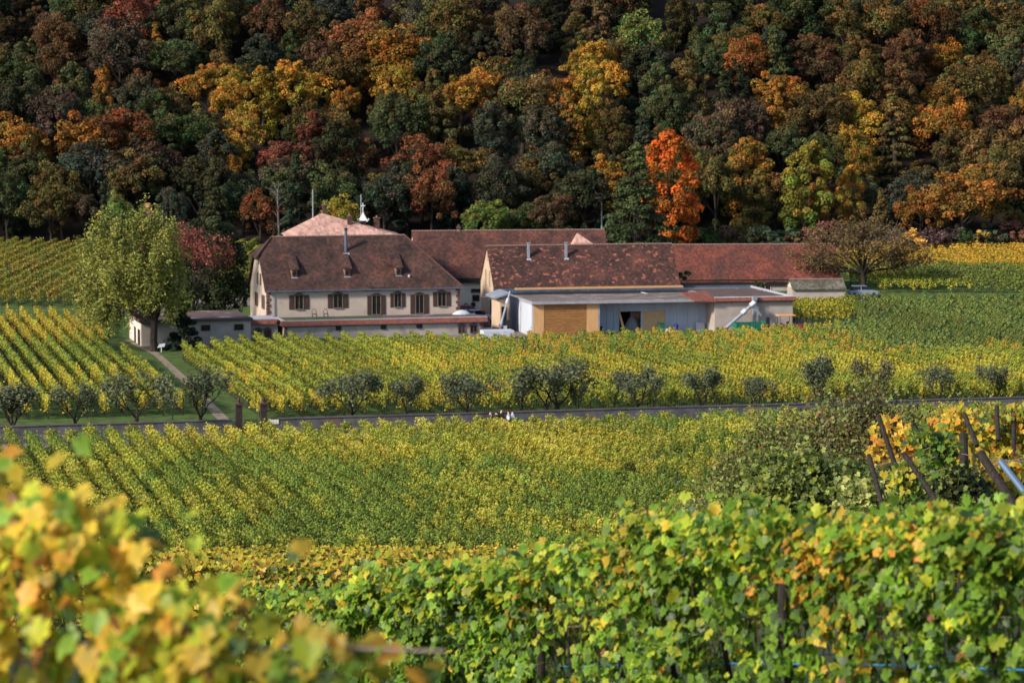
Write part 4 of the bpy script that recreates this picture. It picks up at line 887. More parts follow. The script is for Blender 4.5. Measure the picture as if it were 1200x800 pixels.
# ------------------------------------------------------------------ trees
def crown_mesh(W, Hh, z0, ncl, nleaf, size, seed, shape='round', flat=.62, pal=None, ydown=0, layered=False, rk=1.0):
    g_ = np.random.default_rng(seed); d = g_.normal(size=(ncl, 3)); d[:, 2] = np.abs(d[:, 2]) * 1.0 - .45 * (g_.random(ncl) < .5); d /= np.linalg.norm(d, axis=1)[:, None]
    rr = g_.uniform(.45, .98, ncl) ** .6; rr[g_.random(ncl) < .16] *= 1.2
    if shape == 'tall': prof = lambda t: np.clip(1.15 * np.sin(PI * np.clip(t * .93 + .07, 0, 1)) ** .6, .1, 1)
    elif shape == 'cone': prof = lambda t: np.clip(1.05 * (1 - t) + .03, .03, 1)
    if shape in ('tall', 'cone'):
        t = g_.random(ncl) ** (1.25 if shape == 'cone' else 1); an = g_.uniform(0, 2 * PI, ncl); pr_ = prof(t); ra = g_.uniform(.5, .95, ncl)
        cc = np.stack([W / 2 * pr_ * ra * np.cos(an), W / 2 * pr_ * ra * np.sin(an), z0 + Hh * t * .96], 1); rad = W * (.11 + .09 * g_.random(ncl)) * (.5 + .5 * pr_)
    else:
        cc = np.stack([W / 2 * d[:, 0] * rr, W / 2 * d[:, 1] * rr, z0 + Hh * .5 + Hh * .47 * d[:, 2] * rr], 1)
        lump = 1 + .18 * np.sin(cc[:, 0] * 1.3 + seed) * np.cos(cc[:, 1] * 1.1); cc[:, :2] *= lump[:, None]
        rad = W * (.07 + .13 * g_.random(ncl) ** 1.5)
        off_ = g_.uniform(-.12, .12, 2) * W; cc[:, 0] += off_[0] * (cc[:, 2] - z0) / Hh; cc[:, 1] += off_[1] * (cc[:, 2] - z0) / Hh
    rad = rad * rk; k = g_.integers(0, ncl, nleaf); u_ = g_.normal(size=(nleaf, 3)); u_[:, 2] += .45; u_ /= np.linalg.norm(u_, axis=1)[:, None]
    rho = g_.uniform(.5, 1.12, nleaf) ** .5; f3 = np.array([1, 1, flat])
    C = cc[k] + u_ * (rad[k] * rho)[:, None] * f3
    if layered: C[:, 2] -= .25 * np.hypot(C[:, 0] - 0, C[:, 1] - 0) * .5
    Nn = u_ + g_.normal(size=(nleaf, 3)) * .55; Nn[:, 2] += .15
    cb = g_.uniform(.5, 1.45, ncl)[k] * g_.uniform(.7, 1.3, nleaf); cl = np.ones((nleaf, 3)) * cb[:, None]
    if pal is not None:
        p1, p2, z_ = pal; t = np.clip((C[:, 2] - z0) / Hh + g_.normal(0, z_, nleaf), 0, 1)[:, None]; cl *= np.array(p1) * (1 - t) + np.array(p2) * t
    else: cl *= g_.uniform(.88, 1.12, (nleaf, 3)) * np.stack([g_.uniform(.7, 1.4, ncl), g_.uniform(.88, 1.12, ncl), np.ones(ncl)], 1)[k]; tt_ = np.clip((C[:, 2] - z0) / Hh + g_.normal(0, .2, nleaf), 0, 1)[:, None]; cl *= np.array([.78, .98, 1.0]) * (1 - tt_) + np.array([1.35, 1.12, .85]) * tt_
    return leaf_mesh('crown', C, Nn, g_.uniform(.55, 1.5, nleaf) * size, cl, 'quad', 'leaves_far', elong=1.35), cc
def trunk_mesh(h, r0, cc, nl=7, seed=1, mat='bark_dark', lean=0):
    g_ = random.Random(seed); m_ = M(); top = (lean * h * .3, 0, h)
    m_.tube([(0, 0, -.5), (0, 0, h * .3), (lean * h * .1, 0, h * .65), top], [r0 * 1.25, r0, r0 * .7, r0 * .4], 7)
    for i in range(nl):
        c = cc[g_.randrange(len(cc))]; s = h * g_.uniform(.4, .95); m_.tube([(lean * s * .2, 0, s), (c[0] * .5, c[1] * .5, (s + c[2]) / 2), (c[0] * .95, c[1] * .95, c[2])], [r0 * .4, r0 * .25, r0 * .08], 5)
    return m_.mesh('trunk', mat)
FT = []
for i in range(12):
    sh = ['round', 'round', 'tall', 'round', 'round', 'tall', 'round', 'round', 'tall', 'round', 'round', 'round'][i]
    W_, H_ = (8.6, 9.6) if sh == 'round' else (6.6, 12.3)
    me, cc = crown_mesh(W_, H_, 2.2 if sh == 'round' else 1.0, 95, 13000, .215, 100 + i, sh, flat=.8, rk=.78)
    FT.append((sh, me, trunk_mesh(7, .25, cc, 7, i)))
me, cc = crown_mesh(7.5, 14, .6, 110, 6500, .30, 222, 'cone', flat=.35, layered=True); CON = ('cone', me, trunk_mesh(14, .3, cc, 20, 4))
# colours: placed patches of autumn colour, the rest mixed; tones darkened to carry the forest's shade
CN = {'vivid orange': (.36, .105, .022), 'yellow': (.24, .165, .03), 'gold': (.19, .105, .024), 'orange': (.20, .078, .024), 'rust': (.105, .045, .024), 'red': (.13, .042, .038), 'olive': (.075, .062, .024), 'brown': (.07, .042, .026), 'green': (.038, .058, .026), 'bright green': (.075, .12, .035), 'bluish green': (.026, .038, .032), 'dark green': (.018, .028, .017), 'grey brown': (.05, .04, .034), 'yellow green': (.19, .19, .035)}
ANCH = [(275, 108, 'yellow'), (318, 105, 'yellow'), (388, 122, 'yellow'), (300, 170, 'yellow'), (60, 175, 'orange'), (20, 185, 'gold'), (100, 165, 'gold'), (170, 165, 'orange'), (150, 150, 'rust'), (190, 45, 'gold'), (165, 20, 'red'), (15, 30, 'brown'), (60, 60, 'brown'), (120, 60, 'grey brown'), (60, 120, 'grey brown'), (120, 130, 'bluish green'),
        (230, 60, 'green'), (135, 140, 'green'), (215, 150, 'green'), (350, 175, 'red'), (415, 30, 'rust'), (395, 50, 'brown'), (340, 30, 'brown'), (460, 75, 'gold'), (455, 105, 'yellow'), (410, 110, 'gold'), (490, 110, 'olive'), (560, 115, 'gold'), (530, 130, 'olive'), (480, 160, 'green'), (440, 170, 'brown'), (505, 200, 'rust'), (570, 150, 'bluish green'), (600, 165, 'bluish green'), (680, 80, 'yellow'), (660, 110, 'gold'), (640, 70, 'rust'), (700, 95, 'yellow'), (720, 130, 'olive'), (660, 140, 'gold'), (570, 180, 'olive'),
        (600, 20, 'brown'), (555, 20, 'brown'), (770, 40, 'bright green'), (700, 20, 'brown'), (780, 125, 'green'), (850, 120, 'dark green'), (720, 175, 'gold'), (820, 200, 'olive'), (870, 165, 'yellow'), (895, 200, 'gold'), (915, 130, 'gold'), (880, 80, 'orange'), (830, 60, 'green'), (840, 30, 'green'), (950, 80, 'gold'), (1000, 50, 'olive'), (1000, 150, 'yellow'), (960, 120, 'olive'), (1000, 120, 'gold'), (1000, 195, 'yellow'), (1040, 150, 'olive'), (1110, 120, 'gold'), (1150, 140, 'brown'), (1120, 60, 'gold'), (1180, 40, 'olive'), (1060, 30, 'olive'), (1195, 130, 'gold'), (1090, 40, 'rust'), (1170, 80, 'olive'), (1060, 80, 'brown'), (930, 30, 'grey brown'), (970, 70, 'brown'), (1050, 200, 'olive'), (1170, 200, 'olive'), (30, 215, 'green'), (10, 240, 'dark green')]
BASEP = ['dark green'] * 5 + ['bluish green'] * 5 + ['green'] * 6 + ['olive'] * 6 + ['brown'] * 1 + ['grey brown'] * 2 + ['gold'] * 1
trees = []
def forest_tree(x, y, h, kind=None, cn=None, wide=1.0, note=None):
    z = Hf(x, y) - .3; v = kind or random.choice(FT); sh, me, tm = v
    base_h = 13.5
    px, py = proj(x, y, z + h * .62)
    if cn is None:
        best = None
        for ax, ay, c in ANCH:
            dd = math.hypot(ax - px, (ay - py) * 1.2)
            if dd < 29 and (best is None or dd < best[0]): best = (dd, c)
        cn = best[1] if best else random.choice(BASEP if py > -30 else BASEP + ['olive', 'brown', 'gold'])
    s = h / base_h if sh != 'cone' else h / 14.5
    trees.append(dict(x=x, y=y, z=z, s=s, v=v, cn=cn, px=px, py=py, wide=wide, h=h, sh=sh))
SPEC = [  # px, base Y, top py, colour, width factor, kind   (the ones the photograph lets you single out along the forest foot)
    (143, 431, 216, 'bright green', .55, 0), (205, 432, 206, 'bluish green', .5, 1), (245, 432, 180, 'dark green', .8, 'c'), (345, 430, 175, 'dark green', .9, 'c'), (565, 424, 225, 'bright green', .78, 0), (400, 425, 222, 'yellow green', .6, 3), (645, 424, 214, 'brown', .85, 4), (620, 428, 228, 'green', .6, 1), (787, 420, 148, 'vivid orange', 1.3, 5), (840, 432, 160, 'olive', .9, 4),
    (940, 430, 160, 'yellow green', 1.15, 2), (1128, 428, 182, 'gold', 1.35, 6), (1078, 427, 210, 'gold', .8, 7), (1030, 429, 220, 'olive', .7, 'c'), (60, 434, 208, 'olive', .8, 3), (10, 436, 190, 'green', .9, 0), (100, 434, 215, 'grey brown', .8, 4), (505, 436, 185, 'rust', .8, 0), (880, 433, 205, 'olive', .8, 5), (1000, 436, 190, 'yellow', .8, 2), (1195, 430, 238, 'olive', .5, 1), (690, 436, 180, 'dark green', 1, 4), (450, 436, 190, 'bluish green', 1, 1), (305, 433, 215, 'rust', .7, 7), (285, 436, 190, 'dark green', .9, 0), (745, 434, 190, 'gold', .9, 3), (1160, 436, 160, 'olive', 1.1, 6), (590, 438, 175, 'bluish green', 1, 3)]
for (px, Y, ty, cn, wd, kd) in SPEC:
    x = at(px, 280, Y).x; h = at(px, ty, Y).z - Hf(x, Y) + .3; forest_tree(x, Y, h, CON if kd == 'c' else FT[kd], cn, wd * 13.5 / h if kd != 'c' else wd * 14 / h)
yy = 440.0; rowi = 0
while yy < 600:
    halfw = yy * 640 / F; n = int(2 * halfw / 6.9)
    for i in range(n + 1):
        x = -halfw + 2 * halfw * (i + .5 * (rowi % 2)) / n + random.uniform(-2.4, 2.4); y = yy + random.uniform(-2.6, 2.6)
        h = random.uniform(10.5, 16.5)
        if proj(x, y, Hf(x, y) + h * .9)[1] < -150: continue
        forest_tree(x, y, h, CON if random.random() < .04 else None, wide=random.uniform(.8, 1.15))
    yy += 6.9; rowi += 1
# drop those nothing shows of (above the picture)
trees = [t for t in trees if proj(t['x'], t['y'], t['z'] + t['h'] * .9)[1] > -50 or t['y'] < 470][:300]
cols_ = ['at the left end', 'above the left vine slope', 'above the willow', 'above the cypress', 'above the pink roof', 'above the white turret', 'above the ridge turret', 'above the barn chimneys', 'above the tall conifer', 'above the red roof', 'above the shed', 'above the spreading tree', 'above the golden vines', 'at the right end']
colx = [40, 130, 210, 280, 350, 430, 520, 620, 730, 830, 920, 1010, 1100]
bands = [(190, 'at the forest foot'), (150, 'in the lower forest'), (105, 'in the middle forest'), (60, 'in the upper forest'), (20, 'high in the forest'), (-999, 'near the forest top')]
seen = {}
for t in trees:
    ci = sum(t['px'] > c for c in colx); bi = next(k for k, (lim, _) in enumerate(bands) if t['py'] > lim)
    shape = {'round': 'round', 'tall': 'slender', 'cone': 'pointed'}[t['sh']]
    t['key'] = f"{t['cn']} {shape} tree {bands[bi][1]} {cols_[ci]}"; seen.setdefault(t['key'], []).append(t)
for k, L_ in seen.items():
    L_.sort(key=lambda t: t['px'])
    for i, t in enumerate(L_):
        t['label'] = k if len(L_) == 1 else k + (', left one' if i == 0 else ', right one' if i == len(L_) - 1 else f', {ordinal(i + 1)} from left')
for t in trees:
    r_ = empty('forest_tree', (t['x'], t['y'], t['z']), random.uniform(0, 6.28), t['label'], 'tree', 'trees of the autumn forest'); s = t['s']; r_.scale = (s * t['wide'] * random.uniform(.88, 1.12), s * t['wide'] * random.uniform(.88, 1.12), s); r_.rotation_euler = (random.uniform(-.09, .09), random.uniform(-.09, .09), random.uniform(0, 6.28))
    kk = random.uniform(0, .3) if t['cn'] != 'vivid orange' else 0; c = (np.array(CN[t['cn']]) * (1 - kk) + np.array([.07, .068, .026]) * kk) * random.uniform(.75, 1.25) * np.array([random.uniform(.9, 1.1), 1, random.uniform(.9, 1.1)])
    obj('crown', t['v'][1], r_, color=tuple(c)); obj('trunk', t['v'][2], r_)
# woodland beyond the crest reads as one mass
k_ = 520; C = []; 
tx = rng.uniform(-150, 150, k_); ty = rng.uniform(518, 630, k_)
for x, y in zip(tx, ty):
    z = Hf(x, y); u_ = unit(300); u_[:, 2] = np.abs(u_[:, 2]); C.append(np.array([x, y, z + 6]) + u_ * np.array([4.5, 4.5, 6]) * rng.uniform(.8, 1.05, (300, 1)))
C = np.concatenate(C); obj('upper_woodland', leaf_mesh('upper_woodland', C, rng.normal(size=C.shape) + [0, -.3, .6], np.full(len(C), .8), np.tile([.035, .04, .022], (len(C), 1)) * rng.uniform(.5, 1.5, (len(C), 1))), kind='stuff', label='far woodland carrying on above the forest slope')

# branching trees
def branch_tree(h, levels, spread, seed, trunk_h, r0, kids=(3, 4), droop=0., vase=0.):
    g_ = random.Random(seed); m_ = M(); tips = []
    def grow(p, d, L_, r_, lev):
        mid = p + d * L_ * .5 + Vector((g_.uniform(-1, 1), g_.uniform(-1, 1), g_.uniform(-.4, .4))) * L_ * .09; q = p + d * L_ + Vector((0, 0, -droop * L_ * (1 if lev < 2 else 0)))
        m_.tube([p, mid, q], [r_, r_ * .8, r_ * .62], 5 if lev > 1 else 3, cap=False)
        if lev <= 2: tips.append((q, mid))
        if lev == 0: return
        for k in range(g_.randint(*kids)):
            a = g_.uniform(0, 2 * PI); s = spread * g_.uniform(.6, 1.2)
            o_ = d.orthogonal().normalized(); o2 = d.cross(o_); nd = (d + (o_ * math.cos(a) + o2 * math.sin(a)) * s + Vector((0, 0, vase))).normalized(); grow(q if g_.random() < .7 else mid, nd, L_ * g_.uniform(.62, .85), r_ * .6, lev - 1)
    m_.tube([(0, 0, -.4), (0, 0, trunk_h * .5), (0, 0, trunk_h)], [r0 * 1.3, r0, r0 * .9], 8)
    n0 = g_.randint(3, 4)
    for k in range(n0):
        a = 2 * PI * k / n0 + g_.uniform(-.4, .4); grow(Vector((0, 0, trunk_h * .95)), Vector((math.cos(a) * spread, math.sin(a) * spread, 1)).normalized(), h * .26, r0 * .6, levels)
    return m_, tips
def tip_leaves(tips, per, size, rad, pal, seed, mat='leaves_far', hang=0., elong=1.2, w=None):
    g_ = np.random.default_rng(seed); P_ = np.array([list(t[0]) for t in tips] + [list(t[1]) for t in tips]); k = g_.integers(0, len(P_), per * len(tips)); n = len(k)
    C = P_[k] + g_.normal(size=(n, 3)) * rad
    if hang: C[:, 2] -= g_.random(n) ** 1.5 * hang
    pl_ = np.array(pal); ci = g_.choice(len(pl_), n, p=w); cl = pl_[ci] * g_.uniform(.7, 1.3, (n, 1)) * (g_.uniform(.75, 1.2, len(P_))[k])[:, None]
    Nn = g_.normal(size=(n, 3)); Nn[:, 2] += .5; return leaf_mesh('crown', C, Nn, g_.uniform(.7, 1.3, n) * size, cl, 'quad', mat, elong=elong)
ST = []
for i in range(7):
    m_, tips = branch_tree(3.6, 4, .40 + .05 * i, 40 + i, .55 + .08 * (i % 4), .11, (2, 3), vase=.34 - .03 * i)
    tm = m_.mesh('trunk', 'bark_dark'); cm = tip_leaves(tips, 10, .10, .19, [(.10, .12, .07), (.13, .14, .065), (.08, .10, .065)], 60 + i, elong=1.7); hh = max(t[0].z for t in tips); ST.append((tm, cm, hh))
TL = [(15, 492, 445, 'first small dark tree at the left end of the wall', 1.5), (88, 490, 447, 'second small dark tree from the left end of the wall', 1.1), (160, 489, 432, 'small dark tree two places left of the gate', 1.15), (235, 488, 430, 'small thin tree in the gravel path corner left of the gate', 1.1), (412, 485, 430, 'round small tree first to the right of the wall notice board', 1.1), (477, 482, 433, 'spreading small tree second to the right of the notice board', 1.0), (546, 481, 436, 'bushy small tree beside the street lamp above the walkers', 1.1), (611, 479, 440, 'small bushy tree left of the large twin trunk tree', .8), (640, 479, 425, 'large small-leaved tree with crooked trunk, left of the central pair', 1.1), (653, 478, 417, 'tallest small tree of the wall line, right of the central pair', 1.25), (677, 476, 445, 'low bushy tree tucked right of the central pair', .7), (747, 475, 427, 'open vase shaped tree between central pair and machine hall bay', 1.1), (822, 474, 425, 'dark open tree beside the street lamp below the machine hall', 1.15), (887, 471, 440, 'low thin sapling between two bigger wall trees', .8), (958, 471, 412, 'dark two part tree with a leaning right limb below the annex', 1.0), (1025, 468, 418, 'thin brownish tree above the tall bramble bush', 1.0), (1100, 466, 425, 'sparse tree right of the brownish thin tree', 1.0), (1168, 463, 425, 'last dark tree at the right end of the wall', 1.15)]
for i, (px, yb, yt, lab, wd) in enumerate(TL):
    p = ground_at(px, yb, 240); wy = wall_y(p.x) + 1.5; p = Vector((at(px, yb, wy).x, wy, Hf(p.x, wy))); h = at(px, yt, p.y).z - p.z; tm, cm, hh = ST[(i * 3) % 7]; s = h / (hh + .2)
    r_ = empty('orchard_tree', p, random.uniform(0, 6.28), lab, 'tree', 'small trees along the wall'); r_.scale = (s * wd * 1.0, s * wd * 1.0, s)
    obj('trunk', tm, r_); obj('crown', cm, r_, color=(1.25, 1.0, .9) if px == 1025 else (1, 1, 1))
# big willow-like tree
p = ground_at(181, 412, 240); r_ = empty('willow_tree', p, 0, 'large drooping yellow-green tree left of the farm with dark leaning limbs', 'tree')
Hw = at(181, 246, p.y).z - p.z; m_ = M(); tips = []; g_ = random.Random(5)
m_.tube([(0, 0, -.4), (-.1, 0, 1.2), (.05, 0, 3.4)], [.6, .42, .36], 9)
for (dx, dz, dy) in [(-7.2, .78, 0), (-8.4, .55, .8), (-5.6, .97, -.8), (-1.6, 1.0, .6), (.2, 1.02, 0), (1.8, .9, -.5), (2.3, .66, .8), (-3.2, .86, -1.6), (-2.8, .72, 1.8), (-6.5, .36, -1), (1.0, .78, -2), (-8.0, .40, 0.6), (2.4, .45, 0), (-4.4, .62, -2.4), (-1.6, .66, -2.6), (-3.0, .5, 2.6), (-.4, .86, 2.4), (-5.2, .55, 2.2), (-4.2, .90, 1.2), (-.6, .55, -2.2)]:
    e_ = Vector((dx, dy, Hw * dz)); s0 = Vector((.03, 0, 3.0 + g_.uniform(-.4, .5))); q = s0.lerp(e_, .45) + Vector((.06 * dx, 0, .8)); m_.tube([s0, q, e_], [.2, .12, .04], 5)
    for k in range(30):
        t = g_.uniform(.5, 1.08); pp = q.lerp(e_, (t - .45) / .55) if t > .45 else s0; pp = pp + Vector((g_.gauss(0, .62), g_.gauss(0, .75), g_.gauss(0, .5))); tips.append((pp, pp + Vector((g_.gauss(0, .3), g_.gauss(0, .3), -.5))))
        if k % 3 == 0: m_.tube([q.lerp(e_, g_.random()), pp], [.045, .015], 3)
m_.build('trunk', 'bark_dark', r_)
obj('crown', tip_leaves(tips, 58, .15, .25, [(.20, .22, .05), (.28, .28, .06), (.12, .15, .045), (.36, .29, .06)], 3, hang=2.1, elong=2.4, w=[.35, .3, .25, .1]), r_)
# russet tree, dark evergreen, cypress, pinkish birch behind the willow
p = ground_at(238, 366, 240); p.y = 334; p.z = Hf(0, 334); p.x = at(226, 366, 334).x; r_ = empty('russet_maple', p, 0, 'thin crowned russet red tree between the willow and the dark evergreen', 'tree')
m_, tips = branch_tree(10.5, 5, .50, 77, 1.6, .22, (2, 3), vase=.16); hh = max(t[0].z for t in tips); sc_ = (at(232, 258, 334).z - p.z) / hh; r_.scale = (sc_ * .78, sc_ * .78, sc_)
m_.build('trunk', 'bark_dark', r_); obj('crown', tip_leaves(tips, 5, .2, .30, [(.20, .055, .045), (.11, .03, .035), (.30, .10, .06)], 8), r_)
p = Vector((at(243, 366, 345).x, 345, Hf(0, 345))); r_ = empty('dark_evergreen', p, 0, 'broad rounded very dark evergreen behind the russet tree', 'tree')
he = at(238, 250, 345).z - p.z; me, cc = crown_mesh(9.4, he, .0, 110, 16000, .26, 909, 'tall', pal=((.022, .035, .014), (.035, .045, .018), .1)); obj('crown', me, r_); obj('trunk', trunk_mesh(he * .7, .3, cc, 10), r_)
p = ground_at(216, 410, 240); r_ = empty('cypress_shrub', p, 0, 'dark upright cypress shrub hiding the corner of the low wing', 'shrub')
he = at(216, 352, p.y).z - p.z; me, cc = crown_mesh(3.9, he + 1, -.2, 60, 7000, .2, 910, 'cone', pal=((.016, .028, .016), (.03, .04, .02), .1)); obj('crown', me, r_); obj('trunk', trunk_mesh(he * .8, .12, cc, 6), r_)
p = Vector((at(174, 380, 330).x, 330, .1)); r_ = empty('pinkish_birch', p, 0, 'faded orange birch top rising behind the willow crown', 'tree'); he = at(174, 233, 330).z - p.z
me, cc = crown_mesh(4.2, he * .75, he * .27, 40, 5000, .2, 911, 'cone', pal=((.25, .15, .10), (.50, .26, .15), .1)); obj('crown', me, r_); obj('trunk', trunk_mesh(he * .9, .15, cc, 14, mat='bark_pale'), r_)
# bare pale birch trunk behind the farmhouse
p = Vector((at(326, 280, 415).x, 415, Hf(at(326, 280, 415).x, 415))); r_ = empty('bare_birch', p, 0, 'bare pale birch with thin twigs behind the farmhouse roof', 'tree'); he = at(326, 212, 415).z - p.z
m_ = M(); m_.tube([(0, 0, -.5), (.1, 0, he * .4), (-.05, 0, he * .8), (.15, 0, he)], [.2, .16, .1, .03], 7); g_ = random.Random(3); m_.build('trunk', 'bark_pale', r_)
m_ = M()
for k in range(34):
    z = he * g_.uniform(.3, .95); a = g_.uniform(0, 6.28); L_ = g_.uniform(.8, 2.6); m_.tube([(0, 0, z), (math.cos(a) * L_ * .5, math.sin(a) * L_ * .5, z + L_ * .35), (math.cos(a) * L_, math.sin(a) * L_, z + L_ * .5)], [.05, .03, .012], 4)
m_.build('twigs', 'bark_pale', r_, kind='stuff')
# big conifer behind the barn
Yc = 392; p = Vector((at(745, 285, Yc).x, Yc, Hf(15, Yc))); r_ = empty('tall_conifer', p, 0, 'tall dark green conifer with drooping branches behind the front barn', 'tree'); he = at(745, 163, Yc).z - p.z
me, cc = crown_mesh(14.0, he, .2, 300, 32000, .24, 912, 'cone', flat=.4, rk=.55, pal=((.028, .05, .024), (.07, .085, .028), .25), layered=True); obj('crown', me, r_); obj('trunk', trunk_mesh(he * .95, .35, cc, 26), r_)
# orange beech is among the forest foot; spreading tree on the right
p = ground_at(1012, 341, 300); r_ = empty('spreading_tree', p, 0, 'wide spreading brown-green tree with dark trunk beside the shed', 'tree'); he = at(1012, 262, p.y).z - p.z
m_ = M(); tips = []; g_ = random.Random(15); k1 = p.y / F
m_.tube([(0, 0, -.3), (0, 0, 1.2), (-.1, 0, 2.6)], [.5, .36, .3], 9)
for (dx, dz) in [(-9.2, .42), (-9.6, .58), (-7.5, .72), (-5.5, .5), (-6.2, .85), (-3.6, .92), (-1.8, .98), (0, 1.0), (1.6, .95), (3.6, .86), (5.6, .74), (7.8, .64), (8.8, .48), (6.0, .44), (3.8, .60), (-3.2, .62), (1.2, .7), (-1.2, .72), (5.2, .56), (-7.6, .5), (-8.4, .36)]:
    e_ = Vector((dx, g_.uniform(-3.5, 3.5), he * dz)); s0 = Vector((-.05, 0, 2.3)); q = s0.lerp(e_, .5) + Vector((0, 0, .5 if dz > .6 else -.3)); m_.tube([s0, s0.lerp(q, .5) + Vector((g_.uniform(-.2, .2), 0, .2)), q, e_], [.17, .13, .09, .03], 5)
    for k in range(24): pp = q.lerp(e_, g_.uniform(0, 1.15)) + Vector((g_.gauss(0, .8), g_.gauss(0, .9), g_.gauss(.1, .55))); tips.append((pp, pp)); (m_.tube([q.lerp(e_, g_.random()), pp], [.035, .012], 3) if k % 2 == 0 else None)
m_.build('trunk', 'bark_dark', r_)
cm = tip_leaves(tips, 26, .20, .34, [(.12, .085, .045), (.16, .11, .04), (.09, .085, .035), (.17, .09, .05)], 5); obj('crown', cm, r_)
# hedges and bushes along the forest foot
def bush(name, label, px, Y, ybase, ytop, wpx, c1, c2, seed, n=2600, group='bushes along the forest foot', size=.22, cat='bush', shape='round', ncl=26, base=None):
    x = at(px, ybase, Y).x; z = Hf(x, Y) if base is None else base; h = at(px, ytop, Y).z - z; W_ = wpx * Y / F
    r_ = empty(name, (x, Y, z), 0, label, cat, group); me, cc = crown_mesh(W_, h * 1.05, -.1 * h, ncl, n, size, seed, shape, flat=.7, pal=(c1, c2, .3)); obj('foliage', me, r_)
    m_ = M()
    for k in range(7): c = cc[k]; m_.tube([(0, 0, 0), (c[0] * .5, c[1] * .5, c[2] * .6), tuple(c)], [.06, .04, .015], 4)
    m_.build('stems', 'bark_dark', r_, kind='stuff'); return r_
BL = [(660, 264, 'grey green'), (700, 268, 'pale green'), (800, 264, 'dark green'), (828, 266, 'mid green'), (850, 268, 'brownish'), (872, 262, 'olive'), (895, 264, 'green'), (918, 268, 'green brown'), (945, 262, 'rusty brown'), (968, 256, 'red brown'), (1000, 262, 'brown'), (1030, 264, 'grey brown'), (1055, 266, 'grey'), (1095, 264, 'purplish brown'), (1112, 262, 'grey brown'), (1140, 266, 'dark green'), (1165, 262, 'green gold'), (1185, 256, 'red brown'), (1215, 258, 'rusty')]
BC = {'gre': (.06, .085, .05), 'pal': (.09, .12, .06), 'dar': (.035, .06, .02), 'mid': (.05, .08, .025), 'bro': (.12, .075, .05), 'oli': (.11, .10, .03), 'rus': (.15, .075, .045), 'red': (.16, .07, .055), 'pur': (.10, .06, .06)}
for i, (px, yt, nm) in enumerate(BL):
    c = BC[nm[:3]] if nm[:4] != 'grey' else (.10, .085, .07); nxt = ['beside the conifer', 'above the red barn roof', 'above the shed', 'above the golden vines'][0 if px < 790 else 1 if px < 925 else 2 if px < 1040 else 3]
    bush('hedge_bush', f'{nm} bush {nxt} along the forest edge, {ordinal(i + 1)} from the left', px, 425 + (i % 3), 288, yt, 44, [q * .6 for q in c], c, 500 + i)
bush('golden_bush', 'bright orange-yellow low bush between grey bushes above the golden vines', 1068, 422, 280, 267, 26, (.5, .22, .05), (.6, .35, .08), 540, 1500)
bush('golden_bush', 'small yellow bush nearest the right edge under the golden trees', 1150, 423, 280, 268, 22, (.3, .22, .05), (.4, .25, .06), 541, 1300)
bush('roof_bush', 'dark green bush in the corner between front barn and red roof', 797, 352, 340, 308, 22, (.03, .05, .025), (.05, .08, .03), 542, 1800, None)
bush('roof_bush', 'small green bush at the eave of the red roofed barn', 888, 352, 338, 320, 16, (.04, .06, .02), (.08, .11, .03), 543, 1400, None)
bush('garden_bush', 'yellow green bush left of the farm road by the evergreen', 282, 350, 352, 325, 16, (.08, .09, .02), (.2, .2, .04), 544, 1200, None)

# ------------------------------------------------------------------ middle distance on the right: bramble thicket and derelict vine stakes
THK = [(905, 80, 640, 492, 140, 'brownish bramble thicket nearest the wall, spotted with red leaves', (.06, .08, .022), (.14, .13, .035), 'w'), (965, 76, 640, 470, 140, 'tall mixed green and brown thicket before the wall', (.05, .07, .02), (.15, .11, .035), 'w'), (1015, 74, 600, 462, 110, 'loose brown-green thicket rising over the wall', (.06, .065, .025), (.13, .10, .04), 'w'), (850, 96, 660, 560, 130, 'pale yellow-green bush at the thicket foot', (.10, .12, .035), (.22, .22, .05), 'w'), (930, 62, 660, 535, 150, 'bright green leafy thicket in front of the brambles', (.045, .08, .018), (.15, .20, .035), 'v'), (990, 66, 640, 545, 110, 'dark green thicket beside the first leaning stake', (.035, .06, .015), (.09, .15, .03), 'v'), (860, 74, 660, 590, 90, 'low bright green creeper at the left of the thicket', (.08, .13, .02), (.22, .30, .05), 'v'), (760, 84, 660, 606, 110, 'dark reddish brown bramble above the foreground vines', (.05, .04, .02), (.13, .10, .03), 'w'), (1075, 88, 560, 478, 110, 'dark brown-green thicket behind the yellow stakes', (.05, .06, .025), (.10, .09, .035), 'w'), (1130, 92, 560, 480, 120, 'green and brown thicket under the last wall tree', (.06, .08, .025), (.15, .14, .04), 'w'), (1045, 57, 610, 555, 50, 'dark ivy bush between the leaning stakes', (.02, .035, .012), (.06, .08, .02), 'v'), (1125, 55, 620, 558, 70, 'black-green ivy mound under the yellow vine curtain', (.012, .02, .008), (.035, .05, .015), 'v'), (1015, 55, 640, 575, 60, 'cream and green shrub just above the foreground leaves', (.08, .12, .03), (.30, .34, .10), 'v')]
